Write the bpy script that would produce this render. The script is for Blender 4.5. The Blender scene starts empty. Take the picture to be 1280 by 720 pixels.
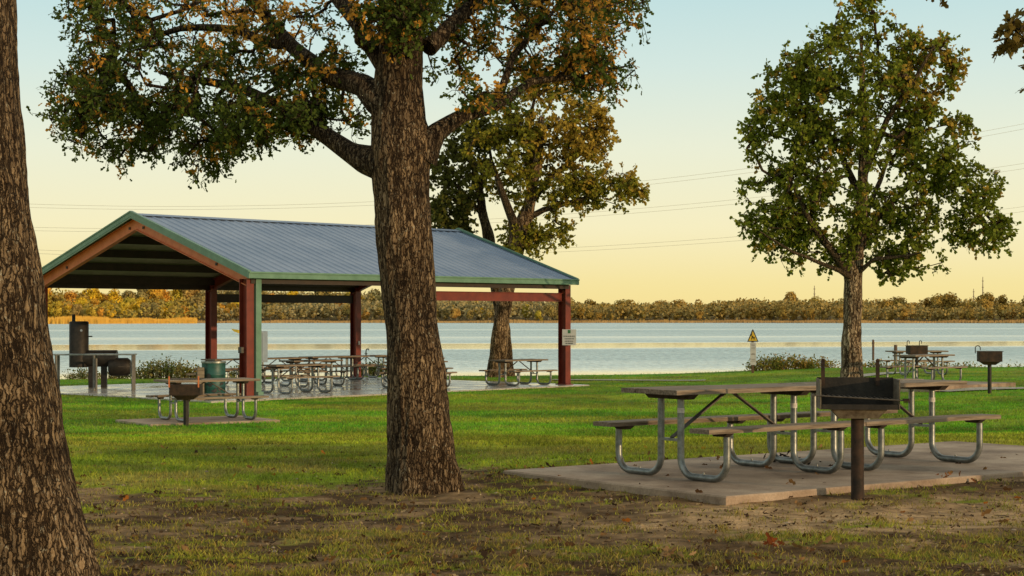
import bpy, math, random
import numpy as np
from mathutils import Vector, noise as mnoise
random.seed(7); rng = np.random.default_rng(11)
sc = bpy.context.scene
col = sc.collection
R = math.radians
F, U0, V0, EYE = 2200.0, 640.0, 396.0, 1.47      # camera constants (1280 px wide frame)
def px(u, Y): return (u - U0) * Y / F
def pz(v, Y): return EYE - (v - V0) * Y / F

# ------------------------------------------------------------------ noise
def _h(ix, iy, s):
    n = (ix.astype(np.int64) * 374761393 + iy.astype(np.int64) * 668265263 + s * 1442695041) & 0x7fffffff
    n = ((n ^ (n >> 13)) * 1274126177) & 0x7fffffff
    return ((n ^ (n >> 16)) & 0xffff) / 65535.0
def vnoise(x, y, s=0):
    x = np.asarray(x, float); y = np.asarray(y, float)
    ix = np.floor(x); iy = np.floor(y); fx = x - ix; fy = y - iy
    fx = fx * fx * (3 - 2 * fx); fy = fy * fy * (3 - 2 * fy)
    a = _h(ix, iy, s); b = _h(ix + 1, iy, s); c = _h(ix, iy + 1, s); d = _h(ix + 1, iy + 1, s)
    return (a * (1 - fx) + b * fx) * (1 - fy) + (c * (1 - fx) + d * fx) * fy
def fbm(x, y, s=0, o=4):
    t = 0; a = .5; w = 0
    for k in range(o):
        t = t + a * vnoise(x * 2 ** k + 17.3 * k, y * 2 ** k - 9.1 * k, s + k); w += a; a *= .5
    return t / w
def sstep(a, b, x):
    t = np.clip((np.asarray(x, float) - a) / (b - a), 0, 1); return t * t * (3 - 2 * t)
def lerp(a, b, t): return a + (b - a) * t

# ------------------------------------------------------------------ objects
def tag(o, label=None, cat=None, group=None, kind=None):
    if label: o['label'] = label
    if cat: o['category'] = cat
    if group: o['group'] = group
    if kind: o['kind'] = kind
    return o
def empty(name, loc=(0, 0, 0), rz=0, label=None, cat=None, group=None):
    o = bpy.data.objects.new(name, None); col.objects.link(o); o.empty_display_size = .2
    o.location = loc; o.rotation_euler = (0, 0, rz)
    return tag(o, label, cat, group)
def kids(o): return [c for c in bpy.data.objects if c.parent == o]
def copy_tree(o, loc=None, rz=None, label=None, parent=None, kmap=None):
    c = o.copy(); col.objects.link(c)
    if parent: c.parent = parent
    if loc is not None: c.location = loc
    if rz is not None: c.rotation_euler = (0, 0, rz)
    if label: c['label'] = label
    for ch in kids(o):
        if ch is not c: copy_tree(ch, parent=c)
    return c
class MB:
    def __init__(s): s.v = []; s.f = []; s.sm = []
    def add(s, vs, fs, smooth=False):
        b = len(s.v); s.v += [tuple(p) for p in vs]
        for f in fs: s.f.append(tuple(i + b for i in f)); s.sm.append(smooth)
        return s
    def box(s, c, d, rz=0, ry=0):
        hx, hy, hz = d[0] / 2, d[1] / 2, d[2] / 2
        cz, sz, cy, sy = math.cos(rz), math.sin(rz), math.cos(ry), math.sin(ry)
        vs = []
        for x, y, z in [(-hx, -hy, -hz), (hx, -hy, -hz), (hx, hy, -hz), (-hx, hy, -hz), (-hx, -hy, hz), (hx, -hy, hz), (hx, hy, hz), (-hx, hy, hz)]:
            x, z = x * cy + z * sy, -x * sy + z * cy
            vs.append((c[0] + x * cz - y * sz, c[1] + x * sz + y * cz, c[2] + z))
        return s.add(vs, [(0, 3, 2, 1), (4, 5, 6, 7), (0, 1, 5, 4), (1, 2, 6, 5), (2, 3, 7, 6), (3, 0, 4, 7)])
    def hexa(s, b, t):     # bottom quad, top quad (both ccw from above)
        return s.add(list(b) + list(t), [(3, 2, 1, 0), (4, 5, 6, 7), (0, 1, 5, 4), (1, 2, 6, 5), (2, 3, 7, 6), (3, 0, 4, 7)])
    def bar(s, a, b, w, h, up=(0, 0, 1)):
        a = Vector(a); b = Vector(b); d = (b - a).normalized(); u = Vector(up)
        x = d.cross(u).normalized() * w / 2; y = x.cross(d).normalized() * h / 2
        q = [a - x - y, a + x - y, b + x - y, b - x - y, a - x + y, a + x + y, b + x + y, b - x + y]
        return s.add(q, [(0, 3, 2, 1), (4, 5, 6, 7), (0, 1, 5, 4), (1, 2, 6, 5), (2, 3, 7, 6), (3, 0, 4, 7)])
    def tube(s, pts, r, n=10, cap=True, ell=None):
        pts = [Vector(p) for p in pts]; rs = r if hasattr(r, '__len__') else [r] * len(pts)
        t0 = (pts[1] - pts[0]).normalized()
        ref = Vector((0, 0, 1)) if abs(t0.z) < .9 else Vector((1, 0, 0))
        nx = t0.cross(ref).normalized(); vs = []
        for i, p in enumerate(pts):
            t = (pts[min(i + 1, len(pts) - 1)] - pts[max(i - 1, 0)]).normalized()
            nx = (nx - t * nx.dot(t)).normalized(); ny = t.cross(nx)
            for k in range(n):
                a = 2 * math.pi * k / n
                vs.append(p + (nx * math.cos(a) + ny * math.sin(a)) * rs[i])
        fs = [(i * n + k, i * n + (k + 1) % n, (i + 1) * n + (k + 1) % n, (i + 1) * n + k) for i in range(len(pts) - 1) for k in range(n)]
        s.add(vs, fs, True)
        if cap: s.add(vs[:n], [tuple(range(n - 1, -1, -1))]); s.add(vs[-n:], [tuple(range(n))])
        return s
    def cyl(s, c, r, h, n=20, r2=None):
        return s.tube([(c[0], c[1], c[2]), (c[0], c[1], c[2] + h)], [r, r if r2 is None else r2], n)
    def build(s, name, mat, parent=None, bevel=0):
        me = bpy.data.meshes.new(name); me.from_pydata(s.v, [], s.f); me.update()
        me.polygons.foreach_set('use_smooth', s.sm)
        me.materials.append(mat)
        o = bpy.data.objects.new(name, me); col.objects.link(o)
        if parent: o.parent = parent
        if bevel:
            m = o.modifiers.new('bevel', 'BEVEL'); m.width = bevel; m.segments = 2; m.limit_method = 'ANGLE'; m.angle_limit = R(50)
        return o
def np_mesh(name, V, loops, sizes, mat, parent=None, colr=None, smooth=False):
    """fast mesh: V (n,3), loops flat index array, sizes per polygon"""
    me = bpy.data.meshes.new(name)
    me.vertices.add(len(V)); me.vertices.foreach_set('co', np.ascontiguousarray(V, dtype=np.float32).ravel())
    me.loops.add(len(loops)); me.loops.foreach_set('vertex_index', np.ascontiguousarray(loops, dtype=np.int32).ravel())
    starts = np.concatenate([[0], np.cumsum(sizes)[:-1]]).astype(np.int32)
    me.polygons.add(len(sizes)); me.polygons.foreach_set('loop_start', starts)
    me.polygons.foreach_set('use_smooth', np.full(len(sizes), smooth))
    me.update(calc_edges=True)
    if colr is not None:
        a = me.color_attributes.new('Col', 'FLOAT_COLOR', 'POINT')
        c = np.ones((len(V), 4), np.float32); c[:, :colr.shape[1]] = colr
        a.data.foreach_set('color', c.ravel())
    me.materials.append(mat)
    o = bpy.data.objects.new(name, me); col.objects.link(o)
    if parent: o.parent = parent
    return o

# ------------------------------------------------------------------ materials
def mat(name, build):
    m = bpy.data.materials.new(name); m.use_nodes = True; nt = m.node_tree
    N = nt.nodes; N.clear()
    out = N.new('ShaderNodeOutputMaterial'); b = N.new('ShaderNodeBsdfPrincipled')
    nt.links.new(b.outputs[0], out.inputs[0])
    build(nt, N, nt.links.new, b, out); return m
def nd(N, t, **k):
    n = N.new('ShaderNode' + t)
    for a, v in k.items():
        if a in n.inputs: n.inputs[a].default_value = v
        else: setattr(n, a, v)
    return n
def ramp(N, stops, interp='LINEAR'):
    r = N.new('ShaderNodeValToRGB'); e = r.color_ramp.elements; r.color_ramp.interpolation = interp
    while len(e) > 1: e.remove(e[-1])
    e[0].position = stops[0][0]; e[0].color = (*stops[0][1], 1)
    for p, c in stops[1:]:
        q = e.new(p); q.color = (*c, 1)
    return r
def coords(N, L, scale=(1, 1, 1), kind='Object'):
    t = N.new('ShaderNodeTexCoord'); m = N.new('ShaderNodeMapping'); m.inputs['Scale'].default_value = scale
    L(t.outputs[kind], m.inputs['Vector']); return m.outputs[0]
def noisy(name, c1, c2, scale=6, stretch=(1, 1, 1), rough=.7, metal=0, bump=.15, bdist=.01, lo=.35, hi=.65, detail=6, c3=None, fine=None):
    def b(nt, N, L, P, out):
        v = coords(N, L, stretch)
        n = nd(N, 'TexNoise', Scale=scale, Detail=detail, Roughness=.65); L(v, n.inputs['Vector'])
        st = [(lo, c1), (hi, c2)] + ([(min(hi + .15, 1), c3)] if c3 else [])
        r = ramp(N, st); L(n.outputs['Fac'], r.inputs[0]); L(r.outputs[0], P.inputs['Base Color'])
        P.inputs['Roughness'].default_value = rough; P.inputs['Metallic'].default_value = metal
        n2 = nd(N, 'TexNoise', Scale=fine or scale * 6, Detail=4); L(v, n2.inputs['Vector'])
        bp = nd(N, 'Bump', Strength=bump, Distance=bdist); L(n2.outputs['Fac'], bp.inputs['Height']); L(bp.outputs[0], P.inputs['Normal'])
        rr = nd(N, 'MapRange'); rr.inputs[3].default_value = max(rough - .15, 0); rr.inputs[4].default_value = min(rough + .15, 1)
        L(n2.outputs['Fac'], rr.inputs[0]); L(rr.outputs[0], P.inputs['Roughness'])
    return mat(name, b)
M = {}
M['wood'] = noisy('weathered_wood', (.07, .05, .032), (.27, .21, .15), 5, (.6, 9, 9), .8, 0, .5, .006, .3, .62, c3=(.34, .29, .24), fine=22)
M['wood_end'] = noisy('dark_wood', (.02, .015, .01), (.07, .05, .035), 14, (1, 1, 1), .9, 0, .4, .006)
M['galv'] = noisy('galvanised_pipe', (.13, .145, .145), (.34, .36, .355), 14, (1, 1, 1), .42, .75, .08, .003, .3, .7, c3=(.22, .17, .12))
M['steelbar'] = noisy('dull_steel_bar', (.05, .045, .04), (.13, .11, .09), 12, rough=.6, metal=.4)
M['sticker'] = noisy('pale_sticker', (.5, .46, .42), (.75, .72, .66), 40, rough=.6, bump=.02)
M['rust'] = noisy('sooty_rusted_steel', (.012, .009, .007), (.06, .032, .018), 9, rough=.75, metal=.3, bump=.4, bdist=.004, c3=(.17, .07, .03))
M['rustlight'] = noisy('ash_grey_rusted_steel', (.06, .04, .025), (.2, .17, .12), 12, rough=.8, metal=.1, bump=.4, bdist=.004, c3=(.28, .13, .06))
M['black'] = noisy('blackened_steel', (.008, .007, .006), (.03, .024, .018), 10, rough=.6, metal=.3, bump=.2, c3=(.06, .035, .02))
M['red'] = noisy('oxide_red_paint', (.12, .014, .008), (.19, .028, .013), 3, rough=.5, bump=.04)
M['orange'] = noisy('weathered_rust_red_paint', (.48, .13, .045), (.62, .19, .07), 3, rough=.55, bump=.05)
M['green'] = noisy('sage_green_trim_paint', (.085, .18, .125), (.14, .26, .19), 2.5, rough=.42, bump=.03)
M['roof'] = noisy('slate_blue_metal_roof', (.17, .24, .36), (.24, .31, .43), .8, (1, 1, 1), .5, .15, .03, .004)
M['deck'] = noisy('pale_olive_roof_underside', (.2, .2, .12), (.3, .29, .18), 2, rough=.6, bump=.03)
M['darksteel'] = noisy('dark_purlin_steel', (.02, .012, .01), (.04, .022, .016), 3, rough=.6, bump=.03)
M['greybox'] = noisy('blue_grey_enclosure', (.2, .25, .32), (.28, .33, .4), 3, rough=.45, bump=.03)
M['teal'] = noisy('teal_drum_paint', (.004, .032, .03), (.010, .075, .065), 5, rough=.5, bump=.1, lo=.4, hi=.5)
M['white'] = noisy('off_white_board', (.36, .38, .40), (.46, .47, .49), 8, rough=.5, bump=.02)
M['dkgreen'] = noisy('dark_green_print', (.01, .09, .03), (.02, .13, .05), 8, rough=.5, bump=.0)
M['ink'] = noisy('black_print', (.01, .01, .01), (.025, .025, .025), 8, rough=.6, bump=.0)
M['yellow'] = noisy('warning_yellow', (.5, .33, .02), (.65, .45, .04), 8, rough=.5, bump=.02)
M['postwood'] = noisy('brown_post_wood', (.06, .035, .02), (.13, .08, .045), 8, (8, 8, 1), .85)
M['cream'] = noisy('yellow_boat_hull', (.6, .38, .03), (.75, .5, .06), 4, rough=.4, bump=.02)
M['wire'] = noisy('distant_wire', (.42, .40, .32), (.5, .47, .38), 1, rough=.7, bump=0)
M['mast'] = noisy('distant_mast_paint', (.25, .2, .14), (.3, .24, .17), 1, rough=.7, bump=0)

def concrete(name, wet):
    def b(nt, N, L, P, out):
        v = coords(N, L)
        n = nd(N, 'TexNoise', Scale=1.1, Detail=8, Roughness=.7); L(v, n.inputs['Vector'])
        n2 = nd(N, 'TexNoise', Scale=60, Detail=3); L(v, n2.inputs['Vector'])
        r = ramp(N, [(.36, (.17, .115, .075)), (.5, (.32, .235, .165)), (.62, (.43, .33, .24))]) if not wet else ramp(N, [(.3, (.36, .32, .27)), (.7, (.52, .48, .42))])
        L(n.outputs['Fac'], r.inputs[0])
        vo = nd(N, 'TexVoronoi', Scale=7); L(v, vo.inputs['Vector'])
        sp = ramp(N, [(0, (.25, .2, .15)), (.09, (1, 1, 1))]); L(vo.outputs['Distance'], sp.inputs[0])
        mx = nd(N, 'Mix', data_type='RGBA', blend_type='MULTIPLY'); mx.inputs[0].default_value = .8
        L(r.outputs[0], mx.inputs[6]); L(sp.outputs[0], mx.inputs[7])
        m2 = nd(N, 'Mix', data_type='RGBA', blend_type='OVERLAY'); m2.inputs[0].default_value = .35
        L(mx.outputs[2], m2.inputs[6]); L(n2.outputs['Fac'], m2.inputs[7]); L(m2.outputs[2], P.inputs['Base Color'])
        bp = nd(N, 'Bump', Strength=.35 if not wet else .05, Distance=.004); L(n2.outputs['Fac'], bp.inputs['Height']); L(bp.outputs[0], P.inputs['Normal'])
        if wet:
            rr = ramp(N, [(.40, (.10,) * 3), (.6, (.35,) * 3)]); L(n.outputs['Fac'], rr.inputs[0]); L(rr.outputs[0], P.inputs['Roughness'])
        else: P.inputs['Roughness'].default_value = .85
    return mat(name, b)
M['pad'] = concrete('worn_tan_concrete', False)
M['slab'] = concrete('smooth_sealed_concrete', True)
M['path'] = noisy('pale_path_concrete', (.3, .27, .22), (.45, .42, .36), 2, rough=.8)

def attr_mat(name, transl=0, rough=.7, fine=0, spec=.3, bumpd=0):
    def b(nt, N, L, P, out):
        a = nd(N, 'VertexColor', layer_name='Col'); src = a.outputs[0]
        if fine:
            v = coords(N, L)
            n = nd(N, 'TexNoise', Scale=fine, Detail=8, Roughness=.75); L(v, n.inputs['Vector'])
            r = ramp(N, [(.3, (.4, .36, .32)), (.5, (1, 1, 1)), (.7, (1.55, 1.5, 1.4))]); L(n.outputs['Fac'], r.inputs[0])
            mx = nd(N, 'Mix', data_type='RGBA', blend_type='MULTIPLY'); mx.inputs[0].default_value = .8
            L(src, mx.inputs[6]); L(r.outputs[0], mx.inputs[7]); src = mx.outputs[2]
            bp = nd(N, 'Bump', Strength=.8, Distance=bumpd or .02); L(n.outputs['Fac'], bp.inputs['Height']); L(bp.outputs[0], P.inputs['Normal'])
        L(src, P.inputs['Base Color']); P.inputs['Roughness'].default_value = rough
        P.inputs['Specular IOR Level'].default_value = spec
        if transl:
            t = nd(N, 'BsdfTranslucent'); L(src, t.inputs['Color'])
            ms = nd(N, 'MixShader', Fac=transl); L(P.outputs[0], ms.inputs[1]); L(t.outputs[0], ms.inputs[2]); L(ms.outputs[0], out.inputs[0])
    return mat(name, b)
M['leaf'] = attr_mat('oak_leaf', .38, .7, 0, .12)
M['blade'] = attr_mat('grass_blade', .3, .65)
M['ground'] = attr_mat('lawn_and_dirt', 0, .95, 9, .1, .03)
def bark_mat(name, scale, attr=True, dark=1.0):
    def b(nt, N, L, P, out):
        k = 1 / scale
        tc = N.new('ShaderNodeTexCoord'); a = nd(N, 'VertexColor', layer_name='Col')
        w1 = nd(N, 'TexNoise', Scale=k * .28, Detail=5, Roughness=.6); L(tc.outputs['Object'], w1.inputs['Vector'])
        sb = nd(N, 'VectorMath', operation='SUBTRACT'); L(w1.outputs['Color'], sb.inputs[0]); sb.inputs[1].default_value = (.5, .5, .5)
        ms = nd(N, 'VectorMath', operation='MULTIPLY'); L(sb.outputs[0], ms.inputs[0]); ms.inputs[1].default_value = (scale * 2.6, scale * 2.6, scale * 5)
        ad = nd(N, 'VectorMath', operation='ADD'); L(tc.outputs['Object'], ad.inputs[0]); L(ms.outputs[0], ad.inputs[1])
        mp = nd(N, 'Mapping'); mp.inputs['Scale'].default_value = (1, 1, .20); L(ad.outputs[0], mp.inputs['Vector'])
        vo = nd(N, 'TexVoronoi', feature='DISTANCE_TO_EDGE', Scale=k); L(mp.outputs[0], vo.inputs['Vector'])
        vc = nd(N, 'TexVoronoi', Scale=k); L(mp.outputs[0], vc.inputs['Vector'])
        c1 = ramp(N, [(.01, (0,) * 3), (.08, (.8,) * 3), (.2, (1,) * 3)]); L(vo.outputs['Distance'], c1.inputs[0])
        mp2 = nd(N, 'Mapping'); mp2.inputs['Scale'].default_value = (1, 1, .10); L(ad.outputs[0], mp2.inputs['Vector'])
        n2 = nd(N, 'TexNoise', Scale=k * .55, Detail=3, Roughness=.5); L(mp2.outputs[0], n2.inputs['Vector'])
        c2 = ramp(N, [(.45, (1,) * 3), (.49, (.05,) * 3), (.51, (.05,) * 3), (.55, (1,) * 3)]); L(n2.outputs['Fac'], c2.inputs[0])
        mm = nd(N, 'Math', operation='MULTIPLY'); L(c1.outputs[0], mm.inputs[0]); L(c2.outputs[0], mm.inputs[1])
        n3 = nd(N, 'TexNoise', Scale=k * 1.6, Detail=8, Roughness=.75)
        mp3 = nd(N, 'Mapping'); mp3.inputs['Scale'].default_value = (1, 1, .45); L(tc.outputs['Object'], mp3.inputs['Vector']); L(mp3.outputs[0], n3.inputs['Vector'])
        hh = nd(N, 'Math', operation='MULTIPLY_ADD'); L(n3.outputs['Fac'], hh.inputs[0]); hh.inputs[1].default_value = .9; L(mm.outputs[0], hh.inputs[2])
        f3 = ramp(N, [(.33, (.25,) * 3), (.60, (1,) * 3)]); L(n3.outputs['Fac'], f3.inputs[0])
        fm = nd(N, 'Math', operation='MULTIPLY'); L(mm.outputs[0], fm.inputs[0]); L(f3.outputs[0], fm.inputs[1])
        tone = ramp(N, [(0, (.016, .010, .006)), (.22, (.065, .043, .024)), (.6, (.165, .117, .07)), (1, (.26, .195, .125))]); L(fm.outputs[0], tone.inputs[0])
        cv = nd(N, 'SeparateColor'); L(vc.outputs['Color'], cv.inputs[0])
        ct = ramp(N, [(0, (.55, .52, .48)), (.6, (1, 1, 1)), (1, (1.35, 1.35, 1.3))]); L(cv.outputs[0], ct.inputs[0])
        m1 = nd(N, 'Mix', data_type='RGBA', blend_type='MULTIPLY'); m1.inputs[0].default_value = 1; L(tone.outputs[0], m1.inputs[6]); L(ct.outputs[0], m1.inputs[7])
        m2 = nd(N, 'Mix', data_type='RGBA', blend_type='MULTIPLY'); m2.inputs[0].default_value = 1; L(m1.outputs[2], m2.inputs[6]); m2.inputs[7].default_value = (dark, dark, dark, 1)
        if attr: L(a.outputs[0], m2.inputs[7])
        # pale lichen flecks on the plates
        ln = nd(N, 'TexNoise', Scale=k * .8, Detail=4, Roughness=.6); L(tc.outputs['Object'], ln.inputs['Vector'])
        lr = ramp(N, [(.60, (0,) * 3), (.68, (1,) * 3)]); L(ln.outputs['Fac'], lr.inputs[0])
        lm = nd(N, 'Math', operation='MULTIPLY'); L(lr.outputs[0], lm.inputs[0]); L(fm.outputs[0], lm.inputs[1])
        m3 = nd(N, 'Mix', data_type='RGBA'); L(lm.outputs[0], m3.inputs[0]); L(m2.outputs[2], m3.inputs[6]); m3.inputs[7].default_value = (.40, .38, .29, 1)
        L(m3.outputs[2], P.inputs['Base Color']); P.inputs['Roughness'].default_value = .92; P.inputs['Specular IOR Level'].default_value = .15
        bp = nd(N, 'Bump', Strength=1, Distance=scale * .55); L(hh.outputs[0], bp.inputs['Height']); L(bp.outputs[0], P.inputs['Normal'])
    return mat(name, b)
M['bark'] = bark_mat('furrowed_oak_bark', .023)
M['bark_far'] = bark_mat('distant_oak_bark', .05, True, 1.0)
M['branch'] = bark_mat('branch_bark', .026, False, .62)
M['moss'] = noisy('ball_moss_fibre', (.07, .05, .03), (.15, .105, .06), 30, rough=.9)

def far_leaf(name, stops):
    def b(nt, N, L, P, out):
        oi = nd(N, 'ObjectInfo'); r = ramp(N, stops); L(oi.outputs['Random'], r.inputs[0])
        v = coords(N, L); n = nd(N, 'TexNoise', Scale=.35, Detail=3); L(v, n.inputs['Vector'])
        rr = ramp(N, [(.35, (.6, .55, .5)), (.65, (1.4, 1.35, 1.2))]); L(n.outputs['Fac'], rr.inputs[0])
        mx = nd(N, 'Mix', data_type='RGBA', blend_type='MULTIPLY'); mx.inputs[0].default_value = 1
        L(r.outputs[0], mx.inputs[6]); L(rr.outputs[0], mx.inputs[7]); L(mx.outputs[2], P.inputs['Base Color'])
        P.inputs['Roughness'].default_value = .8; P.inputs['Specular IOR Level'].default_value = .1
    return mat(name, b)
M['far_gold'] = far_leaf('far_golden_foliage', [(0, (.58, .42, .03)), (.3, (.75, .50, .04)), (.55, (.42, .36, .05)), (.8, (.68, .34, .05)), (1, (.36, .28, .07))])  # autumn golds brightened so the colour carries the far shore's sunlight
M['far_olive'] = far_leaf('far_olive_foliage', [(0, (.30, .235, .09)), (.4, (.38, .30, .10)), (.75, (.24, .21, .09)), (1, (.52, .33, .09))])
M['far_brown'] = far_leaf('far_amber_foliage', [(0, (.30, .22, .06)), (.35, (.36, .25, .06)), (.6, (.44, .27, .06)), (.8, (.27, .22, .06)), (1, (.38, .28, .07))])
M['far_trunk'] = noisy('far_pale_trunk', (.16, .13, .09), (.26, .22, .16), 1, rough=.9, bump=0)
M['reed'] = noisy('golden_reed', (.75, .40, .05), (.9, .55, .09), .3, (1, 1, .05), .8, 0, 0)
M['reedbrown'] = noisy('brown_shore_reed', (.38, .23, .08), (.55, .34, .12), .05, (1, 1, .05), .8, 0, 0)

def water(nt, N, L, P, out):
    g = nd(N, 'NewGeometry'); sep = nd(N, 'SeparateXYZ'); L(g.outputs['Position'], sep.inputs[0])
    # calm slicks run as long bands across the lake, wind ripple between them
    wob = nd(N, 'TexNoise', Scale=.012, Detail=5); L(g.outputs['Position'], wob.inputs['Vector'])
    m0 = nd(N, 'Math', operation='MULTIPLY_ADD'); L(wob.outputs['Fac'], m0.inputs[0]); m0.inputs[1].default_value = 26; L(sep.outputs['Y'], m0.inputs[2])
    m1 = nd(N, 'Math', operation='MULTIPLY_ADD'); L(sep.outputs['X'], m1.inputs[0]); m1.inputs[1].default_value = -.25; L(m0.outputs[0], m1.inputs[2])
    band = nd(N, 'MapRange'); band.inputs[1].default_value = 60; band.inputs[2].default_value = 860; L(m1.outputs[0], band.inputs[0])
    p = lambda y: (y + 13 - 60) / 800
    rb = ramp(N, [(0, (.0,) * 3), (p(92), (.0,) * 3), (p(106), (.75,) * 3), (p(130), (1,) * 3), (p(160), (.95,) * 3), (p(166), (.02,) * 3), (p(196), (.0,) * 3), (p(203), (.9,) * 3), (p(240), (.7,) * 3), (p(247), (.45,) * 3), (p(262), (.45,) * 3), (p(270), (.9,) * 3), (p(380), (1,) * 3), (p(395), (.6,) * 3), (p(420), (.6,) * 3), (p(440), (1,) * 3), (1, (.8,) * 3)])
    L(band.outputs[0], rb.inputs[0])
    v1 = coords(N, L, (1.6, .45, 1), 'Object')
    n1 = nd(N, 'TexNoise', Scale=1.2, Detail=5, Roughness=.6); L(v1, n1.inputs['Vector'])
    n2 = nd(N, 'TexNoise', Scale=.05, Detail=8, Roughness=.7); v2 = coords(N, L, (.15, 1.0, 1)); L(v2, n2.inputs['Vector'])
    r2 = ramp(N, [(.38, (.72,) * 3), (.6, (1,) * 3)]); L(n2.outputs['Fac'], r2.inputs[0])
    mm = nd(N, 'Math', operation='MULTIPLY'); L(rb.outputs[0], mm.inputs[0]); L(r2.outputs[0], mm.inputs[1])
    c = nd(N, 'Mix', data_type='RGBA'); c.inputs[6].default_value = (.66, .68, .58, 1); c.inputs[7].default_value = (.34, .46, .45, 1)  # cream sky reflection painted into calm bands, bluer reflection into ripples
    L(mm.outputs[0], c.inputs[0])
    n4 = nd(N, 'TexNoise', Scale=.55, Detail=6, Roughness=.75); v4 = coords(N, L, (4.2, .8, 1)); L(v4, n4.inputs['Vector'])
    r4 = ramp(N, [(.34, (.45,) * 3), (.5, (1,) * 3), (.66, (1.55,) * 3)]); L(n4.outputs['Fac'], r4.inputs[0])  # ripple glints and dark slopes painted into the water colour
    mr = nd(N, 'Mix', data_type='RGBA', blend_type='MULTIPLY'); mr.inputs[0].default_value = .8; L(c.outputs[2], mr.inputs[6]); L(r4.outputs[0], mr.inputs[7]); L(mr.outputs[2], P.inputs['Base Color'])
    n3 = nd(N, 'TexNoise', Scale=2.2, Detail=4, Roughness=.7); L(v1, n3.inputs['Vector'])
    P.inputs['IOR'].default_value = 1.33
    ro = nd(N, 'MapRange'); L(mm.outputs[0], ro.inputs[0]); ro.inputs[3].default_value = .05; ro.inputs[4].default_value = .3; L(ro.outputs[0], P.inputs['Roughness'])
    # wavelets facing the viewer: the visible slopes lean towards the shore
    st = nd(N, 'MapRange'); L(mm.outputs[0], st.inputs[0]); st.inputs[3].default_value = .03; st.inputs[4].default_value = 1.0
    bp = nd(N, 'Bump', Distance=.30); L(st.outputs[0], bp.inputs['Strength']); L(n1.outputs['Fac'], bp.inputs['Height'])
    cr = nd(N, 'Math', operation='MULTIPLY'); L(mm.outputs[0], cr.inputs[0]); cr.inputs[1].default_value = -.10
    cv = nd(N, 'CombineXYZ'); L(cr.outputs[0], cv.inputs['Y'])
    ad = nd(N, 'VectorMath', operation='ADD'); L(bp.outputs[0], ad.inputs[0]); L(cv.outputs[0], ad.inputs[1])
    nm = nd(N, 'VectorMath', operation='NORMALIZE'); L(ad.outputs[0], nm.inputs[0]); L(nm.outputs[0], P.inputs['Normal'])
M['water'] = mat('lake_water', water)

# ------------------------------------------------------------------ terrain
WATER_Z = -1.5
def crest(x):     # distance of the bank's edge from the camera, along Y
    x = np.asarray(x, float)
    return 61.5 + sstep(-2, 12, x) * 3.5 - sstep(-3, -16, x) * 3.0 + (vnoise(x * .3, x * 0 + 3) - .5) * 1.0 + sstep(14, 40, x) * 3
def shore_far(x):
    x = np.asarray(x, float)
    return 800 + 70 * sstep(-230, -60, x) - 90 * sstep(60, 420, x) + 20 * (vnoise(x * .02, x * 0) - .5)
PAD = dict(o=np.array([1.63, 13.42]), th=.64, L=6.2, W=2.86)      # near corner, direction, size
def pad_dist(x, y, c, th, L, W):
    dx, dy = x - c[0], y - c[1]
    a = dx * math.cos(th) + dy * math.sin(th); b = -dx * math.sin(th) + dy * math.cos(th)
    return np.maximum(np.abs(a) - L / 2, np.abs(b) - W / 2)
d1 = np.array([math.cos(.64), math.sin(.64)]); d2 = np.array([-d1[1], d1[0]])
PC = PAD['o'] + d1 * 3.1 + d2 * 1.43
def gh(x, y):
    x = np.asarray(x, float); y = np.asarray(y, float)
    rt = sstep(5, 13, x)
    z = -sstep(17, 32, y) * (.50 - .2 * rt) - sstep(32, 42, y) * (.10)
    z = z + .058 * np.exp(-np.maximum(pad_dist(x, y, PC, .64, 6.2, 2.86), 0) / .9)
    z = z + (fbm(x * .35, y * .35, 5, 3) - .5) * .10 * (1 - sstep(40, 60, y)) * sstep(9, 11, y)
    z = z + (fbm(x * 3.1, y * 3.1, 8, 3) - .5) * .035 * (1 - sstep(22, 30, y))
    bank = sstep(0, 7, y - crest(x))
    z = lerp(z, -3.2, bank)
    f = y - shore_far(x)
    hill = 8 * sstep(0, 260, f) * (1 - sstep(-140, 60, x)) + 2.0 * sstep(0, 200, f) + 5 * sstep(150, 500, f) * fbm(x * .01, y * .004, 3, 2)
    z = np.where(f > -30, np.where(f > 0, -1.1 + hill, lerp(-3.2, -1.1, sstep(-30, 0, f))), z)
    return z
def bare(x, y):
    """1 = bare earth, 0 = full grass"""
    n = fbm(x * .55, y * .8, 21, 4); n2 = fbm(x * 1.9, y * 2.6, 31, 4)
    b = (1 - sstep(13.9, 18.6, y - .12 * x + 1.7 * sstep(-.6, -3, x) + (n - .5) * 3.5)) * (1 - .06 * sstep(.5, -1.5, x))
    b = b * lerp(1, .72, sstep(12.6, 11.6, y + (n2 - .5) * 1.0))
    b = np.maximum(b, 1.3 * np.exp(-((y - 13.0 - .28 * (x - 3)) / .75) ** 2) * sstep(-.8, 1.8, x))
    pdv = pad_dist(x, y, PC, .64, 6.2, 2.86)
    b = np.maximum(b, .75 * np.exp(-np.abs(pdv) / .25))
    b = np.maximum(b, .8 * np.exp(-(((x + .72) ** 2 + (y - 14.6) ** 2) / .9)))
    b = np.maximum(b, .7 * np.exp(-(((x + 3) ** 2 + (y - 9.0) ** 2) / 1.5)))
    n3 = fbm(x * 5.5, y * 7.5, 35, 3)
    return np.clip(b * .92 + ((n2 - .5) * 1.1 + (n3 - .5) * 1.2) * (b > .03), 0, 1)
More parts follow.
